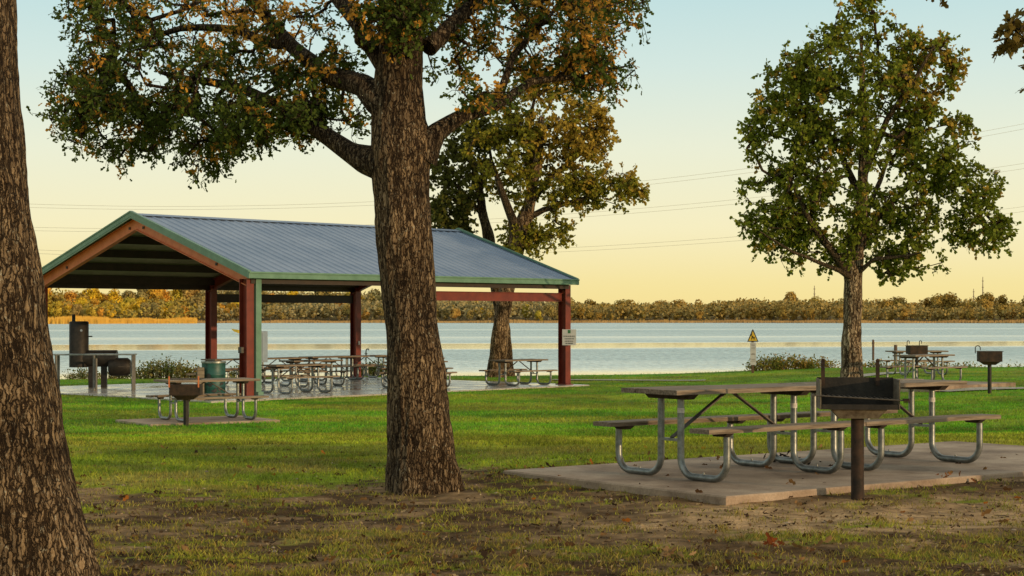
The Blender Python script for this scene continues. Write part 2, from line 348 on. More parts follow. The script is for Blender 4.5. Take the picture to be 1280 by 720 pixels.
def lawn_col(x, y):
    n = fbm(x * .25, y * .25, 41, 4); n2 = fbm(x * 1.4, y * 1.8, 51, 4); n3 = fbm(x * .09, y * .35, 61, 3)
    g = np.stack([.085 + .09 * n, .29 + .13 * n, .010 + 0 * n], -1)
    y1 = np.array([.29, .35, .024]); dry = np.array([.33, .27, .08])
    t = np.clip(sstep(.38, .7, n3) * .75 + sstep(27, 18, y) * .8 + .35 * sstep(.45, .6, n2), 0, 1)[..., None]
    c = g * (1 - t) + y1 * t
    t2 = (sstep(.50, .68, n2) * (.2 + .4 * sstep(26, 17, y)))[..., None]
    c = c * (1 - t2) + dry * t2
    m_ = sstep(.3, .7, fbm(x * .55, y * .45, 141, 4))[..., None]; m2_ = fbm(x * 4.5, y * 3.5, 151, 3)[..., None]
    return c * (.74 + .5 * m_) * (.6 + .8 * m2_) * np.array([1.0, .97, 1.0])
def ground_col(x, y):
    b = bare(x, y); n = fbm(x * 2.3, y * 3.0, 71, 4); n2 = fbm(x * .8, y * 1.2, 75, 3); n4 = fbm(x * 7, y * 9, 79, 3)
    dk = np.array([.075, .043, .017]); lt = np.array([.40, .265, .14])
    light = np.clip(sstep(.35, .7, n) * .55 + 1.0 * np.exp(-((y - 12.9 - .28 * (x - 3)) / .9) ** 2) * sstep(-.3, 2.0, x) + .2 * (n2 - .5), 0, 1)[..., None]
    dirt = dk * (1 - light) + lt * light
    dirt = dirt * (.35 + 1.3 * n4[..., None]) * (.8 + .5 * fbm(x * 16, y * 16, 91, 2)[..., None])
    lc = lawn_col(x, y) * .75
    t = sstep(.28, .6, b)[..., None]
    c = lc * (1 - t) + dirt * t
    by = (y - crest(x)); t = (sstep(.3, 3, by))[..., None]
    c = c * (1 - t) + np.array([.07, .055, .03]) * t
    t = sstep(300, 500, y)[..., None]
    return c * (1 - t) + np.array([.14, .10, .04]) * t
# one fan-shaped sheet, dense near the camera
ys = np.concatenate([np.linspace(-60, 8, 12), np.arange(8.4, 9.8, .2), np.arange(9.8, 22, .05), np.arange(22, 44, .15), np.arange(44, 76, .4), np.geomspace(77, 690, 30), np.arange(700, 1300, 12), np.geomspace(1310, 5000, 10)])
nx = 420; sx = np.linspace(-1, 1, nx)
sx = np.sign(sx) * np.abs(sx) ** 1.25
XX = sx[None, :] * (np.maximum(ys, 9)[:, None] * .62 + 1.0) * np.where(ys < 9, 6, np.where(ys > 60, 1 + (ys - 60) * .004, 1)).clip(1, 6)[:, None]
YY = np.repeat(ys[:, None], nx, 1)
ZZ = gh(XX, YY)
V = np.stack([XX, YY, ZZ], -1).reshape(-1, 3)
ny = len(ys); i = np.arange(ny - 1)[:, None] * nx + np.arange(nx - 1)[None, :]
loops = np.stack([i, i + 1, i + nx + 1, i + nx], -1).reshape(-1)
C = ground_col(XX, YY).reshape(-1, 3)
tag(np_mesh('ground', V, loops, np.full((ny - 1) * (nx - 1), 4), M['ground'], colr=C, smooth=True), kind='structure')
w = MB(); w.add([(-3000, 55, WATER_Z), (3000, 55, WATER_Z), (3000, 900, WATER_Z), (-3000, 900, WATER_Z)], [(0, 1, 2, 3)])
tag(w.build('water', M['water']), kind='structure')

# ------------------------------------------------------------------ slabs and paths
def slab(name, c, th, L, W, ztop, thick, m, label=None, chip=0):
    nL, nW = 60, 30; mb = MB()
    # perimeter polygon with a slightly worn edge
    pts = []
    def e(a0, b0, a1, b1, n):
        for k in range(n):
            t = k / n; pts.append((lerp(a0, a1, t), lerp(b0, b1, t)))
    e(-L/2, -W/2, L/2, -W/2, nL); e(L/2, -W/2, L/2, W/2, nW); e(L/2, W/2, -L/2, W/2, nL); e(-L/2, W/2, -L/2, -W/2, nW)
    P = []
    for a, b in pts:
        j = (mnoise.noise((a * 3, b * 3, 2)) * .02 + mnoise.noise((a * 11, b * 11, 5)) * .012) * chip
        a2, b2 = a * (1 + j / 3), b * (1 + j / 2)
        P.append((c[0] + a2 * math.cos(th) - b2 * math.sin(th), c[1] + a2 * math.sin(th) + b2 * math.cos(th)))
    n = len(P)
    cx, cy = c
    inn = [((x - cx) * .996 + cx, (y - cy) * .996 + cy) for x, y in P]
    vs = [(x, y, ztop - thick) for x, y in P] + [(x, y, ztop - .012) for x, y in P] + [(x, y, ztop) for x, y in inn]
    fs = [(k, (k + 1) % n, n + (k + 1) % n, n + k) for k in range(n)] + [(n + k, n + (k + 1) % n, 2 * n + (k + 1) % n, 2 * n + k) for k in range(n)] + [tuple(2 * n + k for k in range(n))]
    mb.add(vs, fs); o = mb.build(name, m)
    tag(o, kind='structure'); return o
slab('concrete_pad', PC, .64, 6.2, 2.86, .10, .22, M['pad'], chip=1)

# ------------------------------------------------------------------ picnic tables
TL, INS = 1.86, .255
def plank_mb(s0, s1, t0, t1, z0, z1, seed, jag=.012, boards=1, gap=.008):
    mb = MB(); rr = random.Random(seed); wd = (t1 - t0 - gap * (boards - 1)) / boards
    for b in range(boards):
        a = t0 + b * (wd + gap); e0 = s0 + rr.uniform(0, jag); e1 = s1 - rr.uniform(0, jag)
        n = 14; rows = []
        for k in range(n + 1):
            s = lerp(e0, e1, k / n); dz = mnoise.noise((s * 1.2 + seed, b * 3.1, 0)) * .006; dy = mnoise.noise((s * 4, b * 3.1 + seed, 4)) * .003
            c = .006
            rows.append([(s, a + dy, z0 + dz), (s, a + wd + dy, z0 + dz), (s, a + wd + dy, z1 + dz - c), (s, a + wd + dy - c, z1 + dz), (s, a + dy + c, z1 + dz), (s, a + dy, z1 + dz - c)])
        vs = [p for r_ in rows for p in r_]
        fs = [(k * 6 + j, k * 6 + (j + 1) % 6, k * 6 + 6 + (j + 1) % 6, k * 6 + 6 + j) for k in range(n) for j in range(6)]
        fs = [f[::-1] for f in fs] + [tuple(range(6)), tuple(n * 6 + j for j in range(5, -1, -1))]
        mb.add(vs, fs)
    return mb
def arc_path(pts, r, n=7):
    out = [Vector(pts[0])]
    for k in range(1, len(pts) - 1):
        p = Vector(pts[k]); a = (Vector(pts[k - 1]) - p).normalized(); b = (Vector(pts[k + 1]) - p).normalized()
        ang = a.angle(b); d = r / math.tan(ang / 2); c = p + (a + b).normalized() * (r / math.sin(ang / 2))
        p0 = p + a * d; p1 = p + b * d; v0 = p0 - c; v1 = p1 - c; tot = v0.angle(v1)
        for j in range(n + 1):
            t = j / n; out.append(c + (v0 * math.sin((1 - t) * tot) + v1 * math.sin(t * tot)) / math.sin(tot))
    out.append(Vector(pts[-1])); return out
def make_table(seed, stick=True, detail=True):
    root = empty('picnic_table')
    h = TL / 2
    plank_mb(-h, h, -.352, .352, .722, .762, seed, .02, 4).build('tabletop', M['wood'], root)
    for sg in (-1, 1):
        t0, t1 = sorted((sg * .505, sg * .74))
        b = plank_mb(-h, h, t0, t1, .418, .456, seed + 5 + sg, .015, 1).build('bench', M['wood'], root)
    for se in (-1, 1):
        s = se * (h - INS)
        for sg in (-1, 1):
            pts = arc_path([(s, sg * .125, .685), (s, sg * .125, .031), (s, sg * .685, .031), (s, sg * .685, .385)], .15, 8 if detail else 5)
            g = MB().tube(pts, .0295, 14 if detail else 8)
            if detail: g.tube([(s, sg * .405, -.0), (s, sg * .405, .075)], .009, 6)
            leg = g.build('leg', M['galv'], root)
            t = sg * .622
            MB().hexa([(s - .035, t - .06, .386), (s + .035, t - .06, .386), (s + .035, t + .06, .386), (s - .035, t + .06, .386)],
                      [(s - .035, t - .11, .418), (s + .035, t - .11, .418), (s + .035, t + .11, .418), (s - .035, t + .11, .418)]).build('bench_bracket', M['wood_end'], root)
            if stick and sg == -1:
                MB().tube([(s, sg * .125, .56), (s, sg * .125, .602)], .031, 14).build('sticker', M['sticker'], root)
        MB().hexa([(s - .045, -.24, .675), (s + .045, -.24, .675), (s + .045, .24, .675), (s - .045, .24, .675)],
                  [(s - .045, -.30, .722), (s + .045, -.30, .722), (s + .045, .30, .722), (s - .045, .30, .722)]).build('top_bracket', M['wood_end'], root)
        MB().bar((s, -.12, .33), (s, .12, .33), .045, .022).build('crossbar', M['galv'], root)
        MB().bar((s - se * .01, 0, .345), (se * .045, 0, .712), .045, .012).build('brace', M['steelbar'], root)
    return root
tabA = make_table(3)
tabA.location = (0, 0, 0)
TA = np.array([1.146, 14.8]); e1 = np.array([math.cos(.641), math.sin(.641)])
def set_t(o, c, z, rz, label, group):
    o.location = (c[0], c[1], z); o.rotation_euler = (0, 0, rz); tag(o, label, 'picnic table', group)
c1 = TA + e1 * TL / 2; c2 = TA + e1 * (TL * 1.5 + .006)
set_t(tabA, c1, .10, .641, 'large near wooden picnic table with pipe legs at left end of the nearest pad', 'picnic tables end to end on the nearest pad')
tabB = make_table(17)
set_t(tabB, c2, .10, .641, 'near wooden picnic table partly behind the box grill, butted to the right of its neighbour', 'picnic tables end to end on the nearest pad')

# ------------------------------------------------------------------ pavilion
PA = np.array([-6.63, 43.97]); PT = .8207; PL, PW = 12.03, 9.33; PG = -.56
p1 = np.array([math.cos(PT), math.sin(PT)]); p2 = np.array([-p1[1], p1[0]])
pav = empty('picnic_pavilion', (PA[0], PA[1], PG), PT, 'open picnic pavilion with blue grey ribbed metal gable roof, green trim and red posts', 'pavilion')
EO, OL = .30, .16     # overhangs
HE, HR = 3.13, 4.76
def slope_z(b):      # roof surface above slab at across position b
    return lerp(HE, HR, 1 - abs(b - PW / 2) / (PW / 2 + EO))
# ribbed sheets (both slopes)
def roof_slope(sgn):
    mb = MB(); b_e = -EO if sgn < 0 else PW + EO; prof = []
    a = -OL; pitch = .305
    while a < PL + OL - .01:
        prof += [(a, 0), (a + .20, 0), (a + .222, .028), (a + .262, .028), (a + .284, 0)]; a += pitch
    prof = [(min(q[0], PL + OL), q[1]) for q in prof]
    for off in (0, -.012):
        vs = []
        for q in prof: vs.append((q[0], b_e, HE + q[1] + off)); vs.append((q[0], PW / 2, HR + q[1] + off))
        fs = [(2 * k, 2 * k + 2, 2 * k + 3, 2 * k + 1) for k in range(len(prof) - 1)]
        if (sgn > 0) != (off < 0): fs = [f[::-1] for f in fs]
        mb.add(vs, fs)
    return mb
roofs = []
for sg in (-1, 1):
    roofs.append(roof_slope(sg).build('roof', M['roof'], pav))
sl = math.atan((HR - HE) / (PW / 2 + EO))
m = MB()
for sg in (-1, 1):
    for k in range(1): pass
    m.add([(-OL - .01, PW/2, HR + .045), (PL + OL + .01, PW/2, HR + .045), (PL + OL + .01, PW/2 + sg * .2, HR + .045 - .2 * math.tan(sl)), (-OL - .01, PW/2 + sg * .2, HR + .045 - .2 * math.tan(sl))], [(0, 1, 2, 3) if sg < 0 else (3, 2, 1, 0)])
m.build('ridge_cap', M['roof'], roofs[0])
# roof underside boards
for sg in (-1, 1):
    b_e = -EO + .02 if sg < 0 else PW + EO - .02
    m = MB(); z0 = -.02
    m.add([(-OL + .02, b_e, HE + z0), (PL + OL - .02, b_e, HE + z0), (PL + OL - .02, PW/2, HR + z0), (-OL + .02, PW/2, HR + z0)], [(0, 1, 2, 3) if sg > 0 else (3, 2, 1, 0)])
    m.build('roof_underside', M['deck'], pav)
    for k in range(5):    # purlins
        b = PW / 2 + sg * (.35 + k * 1.04)
        z = slope_z(b) - .035
        m = MB(); m.box((PL / 2, b, z - .12), (PL - .04, .075, .22)); m.build('purlin', M['darksteel'], pav)
    # eave beam, gutter, rake trim
    be = -EO if sg < 0 else PW + EO
    m = MB(); m.box((PL / 2, be - sg * -.0 + sg * .045, HE - .06), (PL + 2 * OL + .14, .09, .17)); m.box((PL / 2, be + sg * .1, HE + .0), (PL + 2 * OL + .14, .025, .04))
    m.build('eave_gutter', M['green'], pav, .008)
    m = MB(); m.box((PL / 2, be - sg * .18, HE - .17), (PL, .12, .2)); m.build('eave_beam', M['darksteel'], pav)
    for a, dr in ((-OL, -1), (PL + OL, 1)):
        m = MB()
        A0 = (a + dr * .035, be + sg * .06, HE - .02); A1 = (a + dr * .035, PW / 2, HR + .035)
        for zz, th_, w_ in ((-.02, .13, .05), (.05, .04, .09), (-.11, .04, .035)):
            q = []
            for P_ in (A0, A1):
                for dx, dz in ((-w_ / 2, -th_ / 2), (w_ / 2, -th_ / 2), (w_ / 2, th_ / 2), (-w_ / 2, th_ / 2)):
                    q.append((P_[0] + dx + (.002 if zz > 0 else 0), P_[1], P_[2] + zz + dz))
            m.add(q, [(0, 1, 2, 3), (7, 6, 5, 4), (0, 4, 5, 1), (1, 5, 6, 2), (2, 6, 7, 3), (3, 7, 4, 0)])
        m.build('rake_trim', M['green'], pav)
# frames
def hpost(a, b, h):
    m = MB()
    for s in (-1, 1): m.box((a, b + s * .14, h / 2), (.23, .018, h))
    m.box((a, b, h / 2), (.014, .262, h)); m.box((a, b, .012), (.34, .42, .024))
    m.box((a - .08, b, .03), (.03, .36, .02)); m.box((a + .08, b, .03), (.03, .36, .02))
    return m
for k, a in enumerate((.0, PL / 2, PL)):
    for b in (0, PW):
        hpost(a, b, HE - .15).build('post', M['red'], pav)
    mt = M['orange'] if k == 0 else M['red']
    for sg in (-1, 1):
        b_e = PW / 2 + sg * (PW / 2 + .14)
        m = MB(); zt = -.245
        def prof(b_, dz): return (b_, slope_z(b_) + zt + dz)
        for (w_, lo_, hi_) in ((.014, -.14, .14), (.16, .14, .155), (.16, -.155, -.14)):
            q = []
            for b_ in (PW / 2, b_e):
                for dx, dz in ((-w_ / 2, lo_), (w_ / 2, lo_), (w_ / 2, hi_), (-w_ / 2, hi_)):
                    q.append((a + dx, b_, slope_z(b_) + zt + dz))
            m.add(q, [(0, 1, 2, 3), (7, 6, 5, 4), (0, 4, 5, 1), (1, 5, 6, 2), (2, 6, 7, 3), (3, 7, 4, 0)])
        m.build('rafter', mt, pav)
for b in (0, PW):
    m = MB(); m.box((PL * .75, b, 2.615), (PL / 2 - .24, .012, .25)); m.box((PL * .75, b, 2.735), (PL / 2 - .24, .12, .014)); m.box((PL * .75, b, 2.49), (PL / 2 - .24, .12, .014))
    m.build('tie_beam', M['red'] if b == 0 else M['darksteel'], pav)
m = MB(); m.box((.22, -.16, 1.5), (.17, .11, 2.96)); m.box((.22, -.24, .1), (.17, .12, .12), 0, 0); m.build('downspout', M['green'], pav, .01)
m = MB(); m.box((.43, -.02, 1.28), (.2, .32, .78)); bx_ = m.build('electrical_panel', M['greybox'], pav, .01)
MB().box((.43, -.185, 1.28), (.16, .012, .70)).build('panel_door', M['greybox'], bx_)
MB().box((-.16, .02, 1.2), (.08, .14, .15)).build('outlet_box', M['steelbar'], pav, .006)
MB().box((PL - .0, PW - .165, 1.15), (.07, .04, .13)).build('outlet_box', M['white'], pav, .006)
# bolts on the near rafters
for b_ in (1.2, 8.0, 4.35, 4.98): MB().box((-.018, b_, slope_z(b_) - .25), (.03, .07, .07)).build('rafter_bolt_plate', M['darksteel'], pav)
sc_ = PA + p1 * (PL / 2 - .6) + p2 * (PW / 2)
slab('pavilion_slab', (sc_[0], sc_[1]), PT, PL + 2.0, PW + 1.3, PG + .0, .3, M['slab'])
def pav_local(a, b): return PA + p1 * a + p2 * b

# sign on the right post
def at(u, Y): return np.array([px(u, Y), Y])
sb = at(711.5, 52.45)
sgn = empty('notice_sign', (sb[0], sb[1], pz(431.5, 52.45)), 0.02, 'small white notice sign with green emblem fixed to right pavilion post', 'sign')
MB().box((0, 0, .235), (.415, .012, .475)).build('sign_board', M['white'], sgn, .004)
m = MB(); m.box((0, -.008, .405), (.085, .004, .10)); m.build('emblem', M['dkgreen'], sgn)
rr = random.Random(4)
for z, w_ in ((.268, .36), (.19, .27), (.12, .26), (.055, .22)):
    m = MB(); x = -w_ / 2
    while x < w_ / 2 - .01:
        ln = rr.uniform(.008, .02); hh = rr.choice((.022, .03, .026)); m.box((x + ln / 2, -.008, z), (ln, .004, hh)); x += ln + rr.choice((.004, .004, .014))
    m.build('text_line', M['ink'], sgn)

# ------------------------------------------------------------------ other tables
far_master = make_table(29, stick=False, detail=False)
used = [False]
def put_table(u, Y, z, rz, label, group, real=True):
    x = px(u, Y)
    if not used[0]:
        used[0] = True; o = far_master
    else: o = copy_tree(far_master)
    o.location = (x, Y, z); o.rotation_euler = (0, 0, rz); tag(o, label, 'picnic table', group)
    return o
GP = 'picnic tables on the pavilion slab'
put_table(369.5, 47.0, PG, .80, 'picnic table on slab just right of the front corner post, nearest the lawn', GP)
put_table(389, 51.6, PG, .80, 'picnic table in the second row behind the front one under the roof', GP)
put_table(347, 54.6, PG, .80, 'picnic table in the back row left, behind the front table under the roof', GP)
put_table(410, 56.6, PG, .80, 'picnic table in the back row middle, left of the rear post with the white box', GP)
put_table(457, 57.8, PG, .80, 'picnic table in front of the rear right post beside the drinking tap', GP)
put_table(520, 50.2, PG, .80, 'picnic table half hidden behind the central oak trunk, nearer the lawn', GP)
put_table(519, 54.4, PG, .80, 'picnic table mostly hidden behind the central oak trunk, farther one', GP)
put_table(648, 52.3, PG, .80, 'picnic table standing alone left of the right pavilion post with the notice', GP)
put_table(291, 53.2, PG, .80, 'picnic table behind the teal drum and the front corner post', GP)
g3 = -.49
tb3 = put_table(259, 33.0, g3 + .03, .58, 'picnic table on small left pad before the pavilion, a grill beside it', 'picnic tables on small pads')
c3 = at(252, 33.1); c3 = at(247, 33.0); slab('concrete_pad', (c3[0], c3[1]), .58, 2.55, 1.75, g3 + .03, .2, M['pad'], chip=.6)
g4 = -.33
put_table(1155, 46.4, g4 + .04, .76, 'distant picnic table on the right of the lawn near the lake, beside a standing grill', 'picnic tables on small pads')
c4 = at(1160, 46.8); slab('concrete_pad', (c4[0], c4[1]), .76, 3.9, 2.9, g4 + .04, .2, M['pad'], chip=.4)
put_table(1146, 55.5, -.36, .3, 'farthest picnic table on the right, glimpsed beyond the legs of another table', 'picnic tables on small pads')

# thin paths across the lawn
def strip(name, pts, w, m):
    mb = MB(); P = [np.array(p, float) for p in pts]; vs = []
    for k, p in enumerate(P):
        t = P[min(k + 1, len(P) - 1)] - P[max(k - 1, 0)]; t /= np.linalg.norm(t); nrm = np.array([-t[1], t[0]]) * w / 2
        for q in (p - nrm, p + nrm): vs.append((q[0], q[1], float(gh(q[0], q[1])) + .03))
    mb.add(vs, [(2 * k, 2 * k + 1, 2 * k + 3, 2 * k + 2) for k in range(len(P) - 1)])
    return tag(mb.build(name, m), kind='structure')
strip('path', [at(u, 57.2 - (u - 715) * .004) for u in range(690, 890, 12)], .7, M['path'])
strip('path', [at(u, 55.0 + 4 * math.sin((u - 1060) / 60)) for u in range(1040, 1130, 8)], .8, M['path'])
strip('path', [at(u, 44.6 + (u - 1180) * .012) for u in range(1170, 1420, 14)], .9, M['path'])

# ------------------------------------------------------------------ grills
def flat_tri(p): pass
def make_box_grill():
    """open-front park grill: firebox with low front, raised back and sides, adjustable grate, post"""
    r = empty('pedestal_grill')
    w, d = .60, .38; z0 = .727; t = .006
    body = MB()
    body.box((0, d / 2, z0 + .118), (w, t, .235))                  # back
    body.box((0, 0, z0), (w, d, .008))                            # floor
    body.box((0, -d / 2 + .004, z0 + .018), (w - .02, t, .036))    # low lip
    body.build('firebox', M['black'], r)
    for s in (-1, 1):
        MB().box((s * (w / 2 + .002), 0, z0 + .112), (.008, d + .01, .232)).build('side_panel', M['rustlight'], r)
    b = MB(); b.hexa([(-.15, -.11, z0 - .078), (.15, -.11, z0 - .078), (.15, .11, z0 - .078), (-.15, .11, z0 - .078)],
                     [(-.215, -.15, z0 - .006), (.215, -.15, z0 - .006), (.215, .15, z0 - .006), (-.215, .15, z0 - .006)])
    b.build('swivel_base', M['rustlight'], r)
    MB().cyl((0, 0, -.35), .051, z0 - .07 + .35, 20).build('post', M['rust'], r)
    MB().box((.0, -.115, z0 - .035), (.11, .012, .045)).build('maker_plate', M['rustlight'], r)
    g = MB()                                                       # grate: frame and rods
    zg = z0 + .095
    fr = [(-w / 2 - .06, -d / 2 - .03, zg + .012), (w / 2 + .075, -d / 2 - .03, zg - .028)]
    g.tube(fr, .006, 6)
    for k in range(14):
        x = -w / 2 + .03 + k * (w - .06) / 13; zz = lerp(fr[0][2], fr[1][2], (x - fr[0][0]) / (fr[1][0] - fr[0][0]))
        g.tube([(x, -d / 2 - .025, zz), (x, d / 2 - .03, zz)], .004, 5)
    g.tube([(fr[0][0] - .0, -d / 2 - .045, fr[0][2]), (fr[0][0], -d / 2 - .01, fr[0][2])], .012, 8)
    gr = g.build('grate', M['steelbar'], r)
    c = MB(); pts = []
    for k in range(60):
        a = k / 59 * 5 * 2 * math.pi; pts.append((fr[1][0] - .05 + .05 * k / 59, -d / 2 - .03 + .016 * math.cos(a), fr[1][2] + .016 * math.sin(a)))
    c.tube(pts, .004, 5); c.build('coil_handle', M['rust'], gr)
    for x in (-w / 2 + .045, w / 2 - .125):
        h = MB(); hw = .016
        h.box((x, d / 2 - .03, z0 + .27), (.03, .008, .20)); h.tube([(x, d / 2 - .034, z0 + .37), (x, d / 2 - .026, z0 + .37)], .015, 10)
        h.build('height_bar', M['rust'], r)
    return r
g1 = make_box_grill(); Yg = 13.76
g1.location = (px(1075, Yg), Yg + .1, float(gh(px(1075, Yg), Yg))); g1.rotation_euler = (0, 0, -.09)
tag(g1, 'large rusty box grill on a black post standing in front of the nearest picnic tables', 'grill', 'park grills')
def make_pan_grill(z0=.72, bh=.24, grate_up=0):
    r = empty('pedestal_grill'); w, d = .54, .40
    b = MB(); b.hexa([(-.13, -.1, z0 - .09), (.13, -.1, z0 - .09), (.13, .1, z0 - .09), (-.13, .1, z0 - .09)],
                     [(-w / 2 + .02, -d / 2 + .02, z0), (w / 2 - .02, -d / 2 + .02, z0), (w / 2 - .02, d / 2 - .02, z0), (-w / 2 + .02, d / 2 - .02, z0)])
    for s in (-1, 1): b.box((0, s * d / 2, z0 + bh / 2 - .01), (w, .01, bh)); b.box((s * w / 2, 0, z0 + bh / 2 - .01), (.01, d, bh - .001))
    b.build('firebox', M['rust'], r)
    MB().cyl((0, 0, -.3), .048, z0 - .09 + .3, 14).build('post', M['black'], r)
    g = MB(); zg = z0 + bh - .005 + grate_up
    for x in np.linspace(-w / 2, w / 2, 13): g.tube([(x, -d / 2, zg), (x, d / 2, zg)], .006, 4)
    for y in (-d / 2, 0, d / 2): g.tube([(-w / 2 - .03, y, zg + .008), (w / 2 + .03, y, zg + .008)], .008, 5)
    g.build('grate', M['steelbar'], r)
    return r
def loop_handle(r, x, y, z, sx_=.05, sz_=.13):
    p = [(x, y, z), (x, y, z + sz_ * .7)] + [(x + sx_ * (1 - math.cos(a)) / 1, y, z + sz_ * .7 + sz_ * .3 * math.sin(a)) for a in np.linspace(.3, math.pi, 7)] + [(x + 2 * sx_, y, z + sz_ * .4)]
    MB().tube(p, .012, 6).build('handle', M['black'], r)
g2 = make_pan_grill(.565, .19, .09)
x = px(232.5, 31.6); g2.location = (x, 31.6, -.49); g2.rotation_euler = (0, 0, .05)
for xx in (-.27, .25): MB().box((xx, -.212, .80), (.025, .01, .20)).build('height_bar', M['orange'], g2)
tag(g2, 'black box grill with raised grate on a post in front of the left picnic table', 'grill', 'park grills')
g3_ = make_pan_grill(); g3_.location = (px(1237, 43.2), 43.2, -.34); g3_.rotation_euler = (0, 0, -.1)
loop_handle(g3_, -.36, -.1, .92, .06, .18)
tag(g3_, 'rusty pan grill with loop handle on a post at the far right of the lawn', 'grill', 'park grills')
g4_ = make_pan_grill(); g4_.location = (px(1146, 53), 53, -.36); g4_.rotation_euler = (0, 0, .1)
for q in (-.3, .08): loop_handle(g4_, q, 0, .96, .035, .15)
tag(g4_, 'small distant grill with two wire loops standing behind the far right picnic table', 'grill', 'park grills')

# ------------------------------------------------------------------ drum, post, smoker, rail counter, tap
Yd = 43.3; dr = empty('trash_drum', (px(267, Yd), Yd, -.55), 0, 'teal steel drum with dark stencilled patches and pale rim beside the corner post', 'drum')
m = MB(); zs = [0, .03, .28, .30, .32, .58, .60, .62, .88, .90]; rs = [.285, .29, .29, .302, .29, .29, .302, .29, .29, .295]
m.tube([(0, 0, z) for z in zs], rs, 28); db = m.build('drum_body', M['teal'], dr)
m = MB(); m.tube([(0, 0, .885), (0, 0, .925)], .305, 28); m.build('rim', M['galv'], dr)
m = MB(); rr = random.Random(9)
for k in range(11):
    a0 = rr.uniform(-2.6, -.5); zc = rr.uniform(.12, .75); n_ = 9
    ring = []
    for j in range(n_):
        q = 2 * math.pi * j / n_; rad = rr.uniform(.03, .085)
        a = a0 + rad * math.cos(q) / .3; ring.append((.3025 * math.cos(a), .3025 * math.sin(a), zc + rad * math.sin(q) * .7))
    m = MB(); m.add(ring, [tuple(range(n_))]); m.build('stencil_mark', M['ink'], dr)
pb = empty('drum_post', (px(250.6, 43.0), 43.0, -.55), .3, 'short weathered grey wooden post standing left of the teal drum', 'post')
MB().box((0, 0, .38), (.17, .14, 0.80)).build('post', M['wood'], pb, .01)
MB().box((-.2, 0, .62), (.28, .03, .05)).build('crossarm', M['steelbar'], pb)
MB().tube([(.07, -.06, .44), (.14, -.12, .44)], .035, 10).build('latch', M['galv'], pb)

Ys = 50.6; sm = empty('smoker', (px(120, Ys), Ys, PG), .06, 'black steel barbecue smoker with upright barrel, chimney and round firebox', 'smoker')
s_ = F / Ys
def sx2(u): return (u - 120) / s_
def sz2(v): return pz(v, Ys) - PG
m = MB(); m.tube([(sx2(99), 0, sz2(459)), (sx2(99), 0, sz2(403)), (sx2(99), 0, sz2(401.5))], [.275, .275, .24], 24); up = m.build('upright_barrel', M['black'], sm)
m = MB(); m.tube([(sx2(104), -.27, sz2(413)), (sx2(104), -.29, sz2(413))], .035, 12); m.build('dial', M['greybox'], up)
m = MB(); m.tube([(sx2(111), -.05, sz2(420.5)), (sx2(116), -.09, sz2(420.5))], .018, 8); m.build('handle', M['black'], up)
MB().tube([(sx2(92), .05, sz2(404)), (sx2(92), .05, sz2(393))], .05, 12).build('chimney', M['black'], sm)
MB().tube([(sx2(104), .0, sz2(448)), (sx2(146), .0, sz2(448))], .24, 20).build('cooking_chamber', M['black'], sm)
m = MB(); m.tube([(sx2(137), -.1, sz2(458.5)), (sx2(139), -.1, sz2(458.5)), (sx2(160), -.1, sz2(458.5)), (sx2(163.5), -.1, sz2(458.5))], [.22, .26, .26, .19], 24); fb = m.build('firebox', M['black'], sm)
MB().tube([(sx2(150), -.37, sz2(458)), (sx2(165), -.34, sz2(458))], .012, 6).build('handle', M['steelbar'], fb)
for u in (114.5, 130):
    MB().box((sx2(u), 0, sz2(469)), (.16, .16, sz2(454) )).build('leg', M['black'], sm)
for u in (105, 124, 142):
    pass
M['dullpipe'] = noisy('dull_painted_pipe', (.10, .10, .09), (.18, .17, .15), 6, rough=.6, metal=.2)
ct = empty('serving_counter', (px(118, 48.6), 48.6, PG), .12, 'narrow steel serving counter on pipe legs in front of the black smoker', 'counter')
s_ = F / 48.6
MB().box((0, 0, .99), (2.26, .62, .035)).build('counter_top', M['galv'], ct, .005)
for a, b in ((-1.0, -.26), (1.06, -.26), (-1.0, .26), (1.06, .26), (.02, -.26), (.02, .26)):
    MB().cyl((a, b, 0), .035, .975, 10).build('leg', M['dullpipe'], ct)
tp = empty('drinking_tap', (px(457.5, 59.5), 59.5, PG), 0, 'thin dark standpipe tap with hooked spout at the rear edge of the slab', 'tap')
MB().tube([(0, 0, 0), (0, 0, .88), (.02, 0, .93), (.07, 0, .95), (.10, 0, .9)], .022, 8).build('standpipe', M['galv'], tp)
MB().box((0, 0, .78), (.1, .03, .03)).build('handle', M['galv'], tp)

# warning sign
Yw = 62.3; zb = pz(466.8, Yw); ws = empty('warning_sign', (px(941, Yw), Yw, zb), 0, 'yellow triangular warning sign above a narrow grey board on a post at the lake edge', 'sign')
MB().box((0, .03, .72), (.09, .05, 1.55)).build('post', M['postwood'], ws)
MB().box((.01, -.01, .70), (.205, .012, .80)).build('text_board', M['white'], ws)
zt = 1.12; m = MB(); m.add([(-.20, -.012, zt), (.20, -.012, zt), (.015, -.012, zt + .44), (-.015, -.012, zt + .44), (-.20, .004, zt), (.20, .004, zt), (.015, .004, zt + .44), (-.015, .004, zt + .44)], [(0, 1, 2, 3), (7, 6, 5, 4), (0, 4, 5, 1), (1, 5, 6, 2), (3, 2, 6, 7), (3, 7, 4, 0)]); tr = m.build('warning_triangle', M['ink'], ws)
m = MB(); m.add([(-.155, -.016, zt + .035), (.155, -.016, zt + .035), (0, -.016, zt + .375)], [(0, 1, 2)]); m.build('yellow_field', M['yellow'], tr)
m = MB(); m.bar((-.045, -.02, zt + .25), (.07, -.02, zt + .08), .004, .05, (0, -1, .0)); m.tube([(-.05, -.018, zt + .27), (-.05, -.021, zt + .27)], .028, 10)
m.box((.03, -.0195, zt + .16), (.10, .003, .03), 0, .5); m.box((-.03, -.0195, zt + .14), (.03, .003, .12), 0, .3); m.build('pictogram', M['ink'], tr)
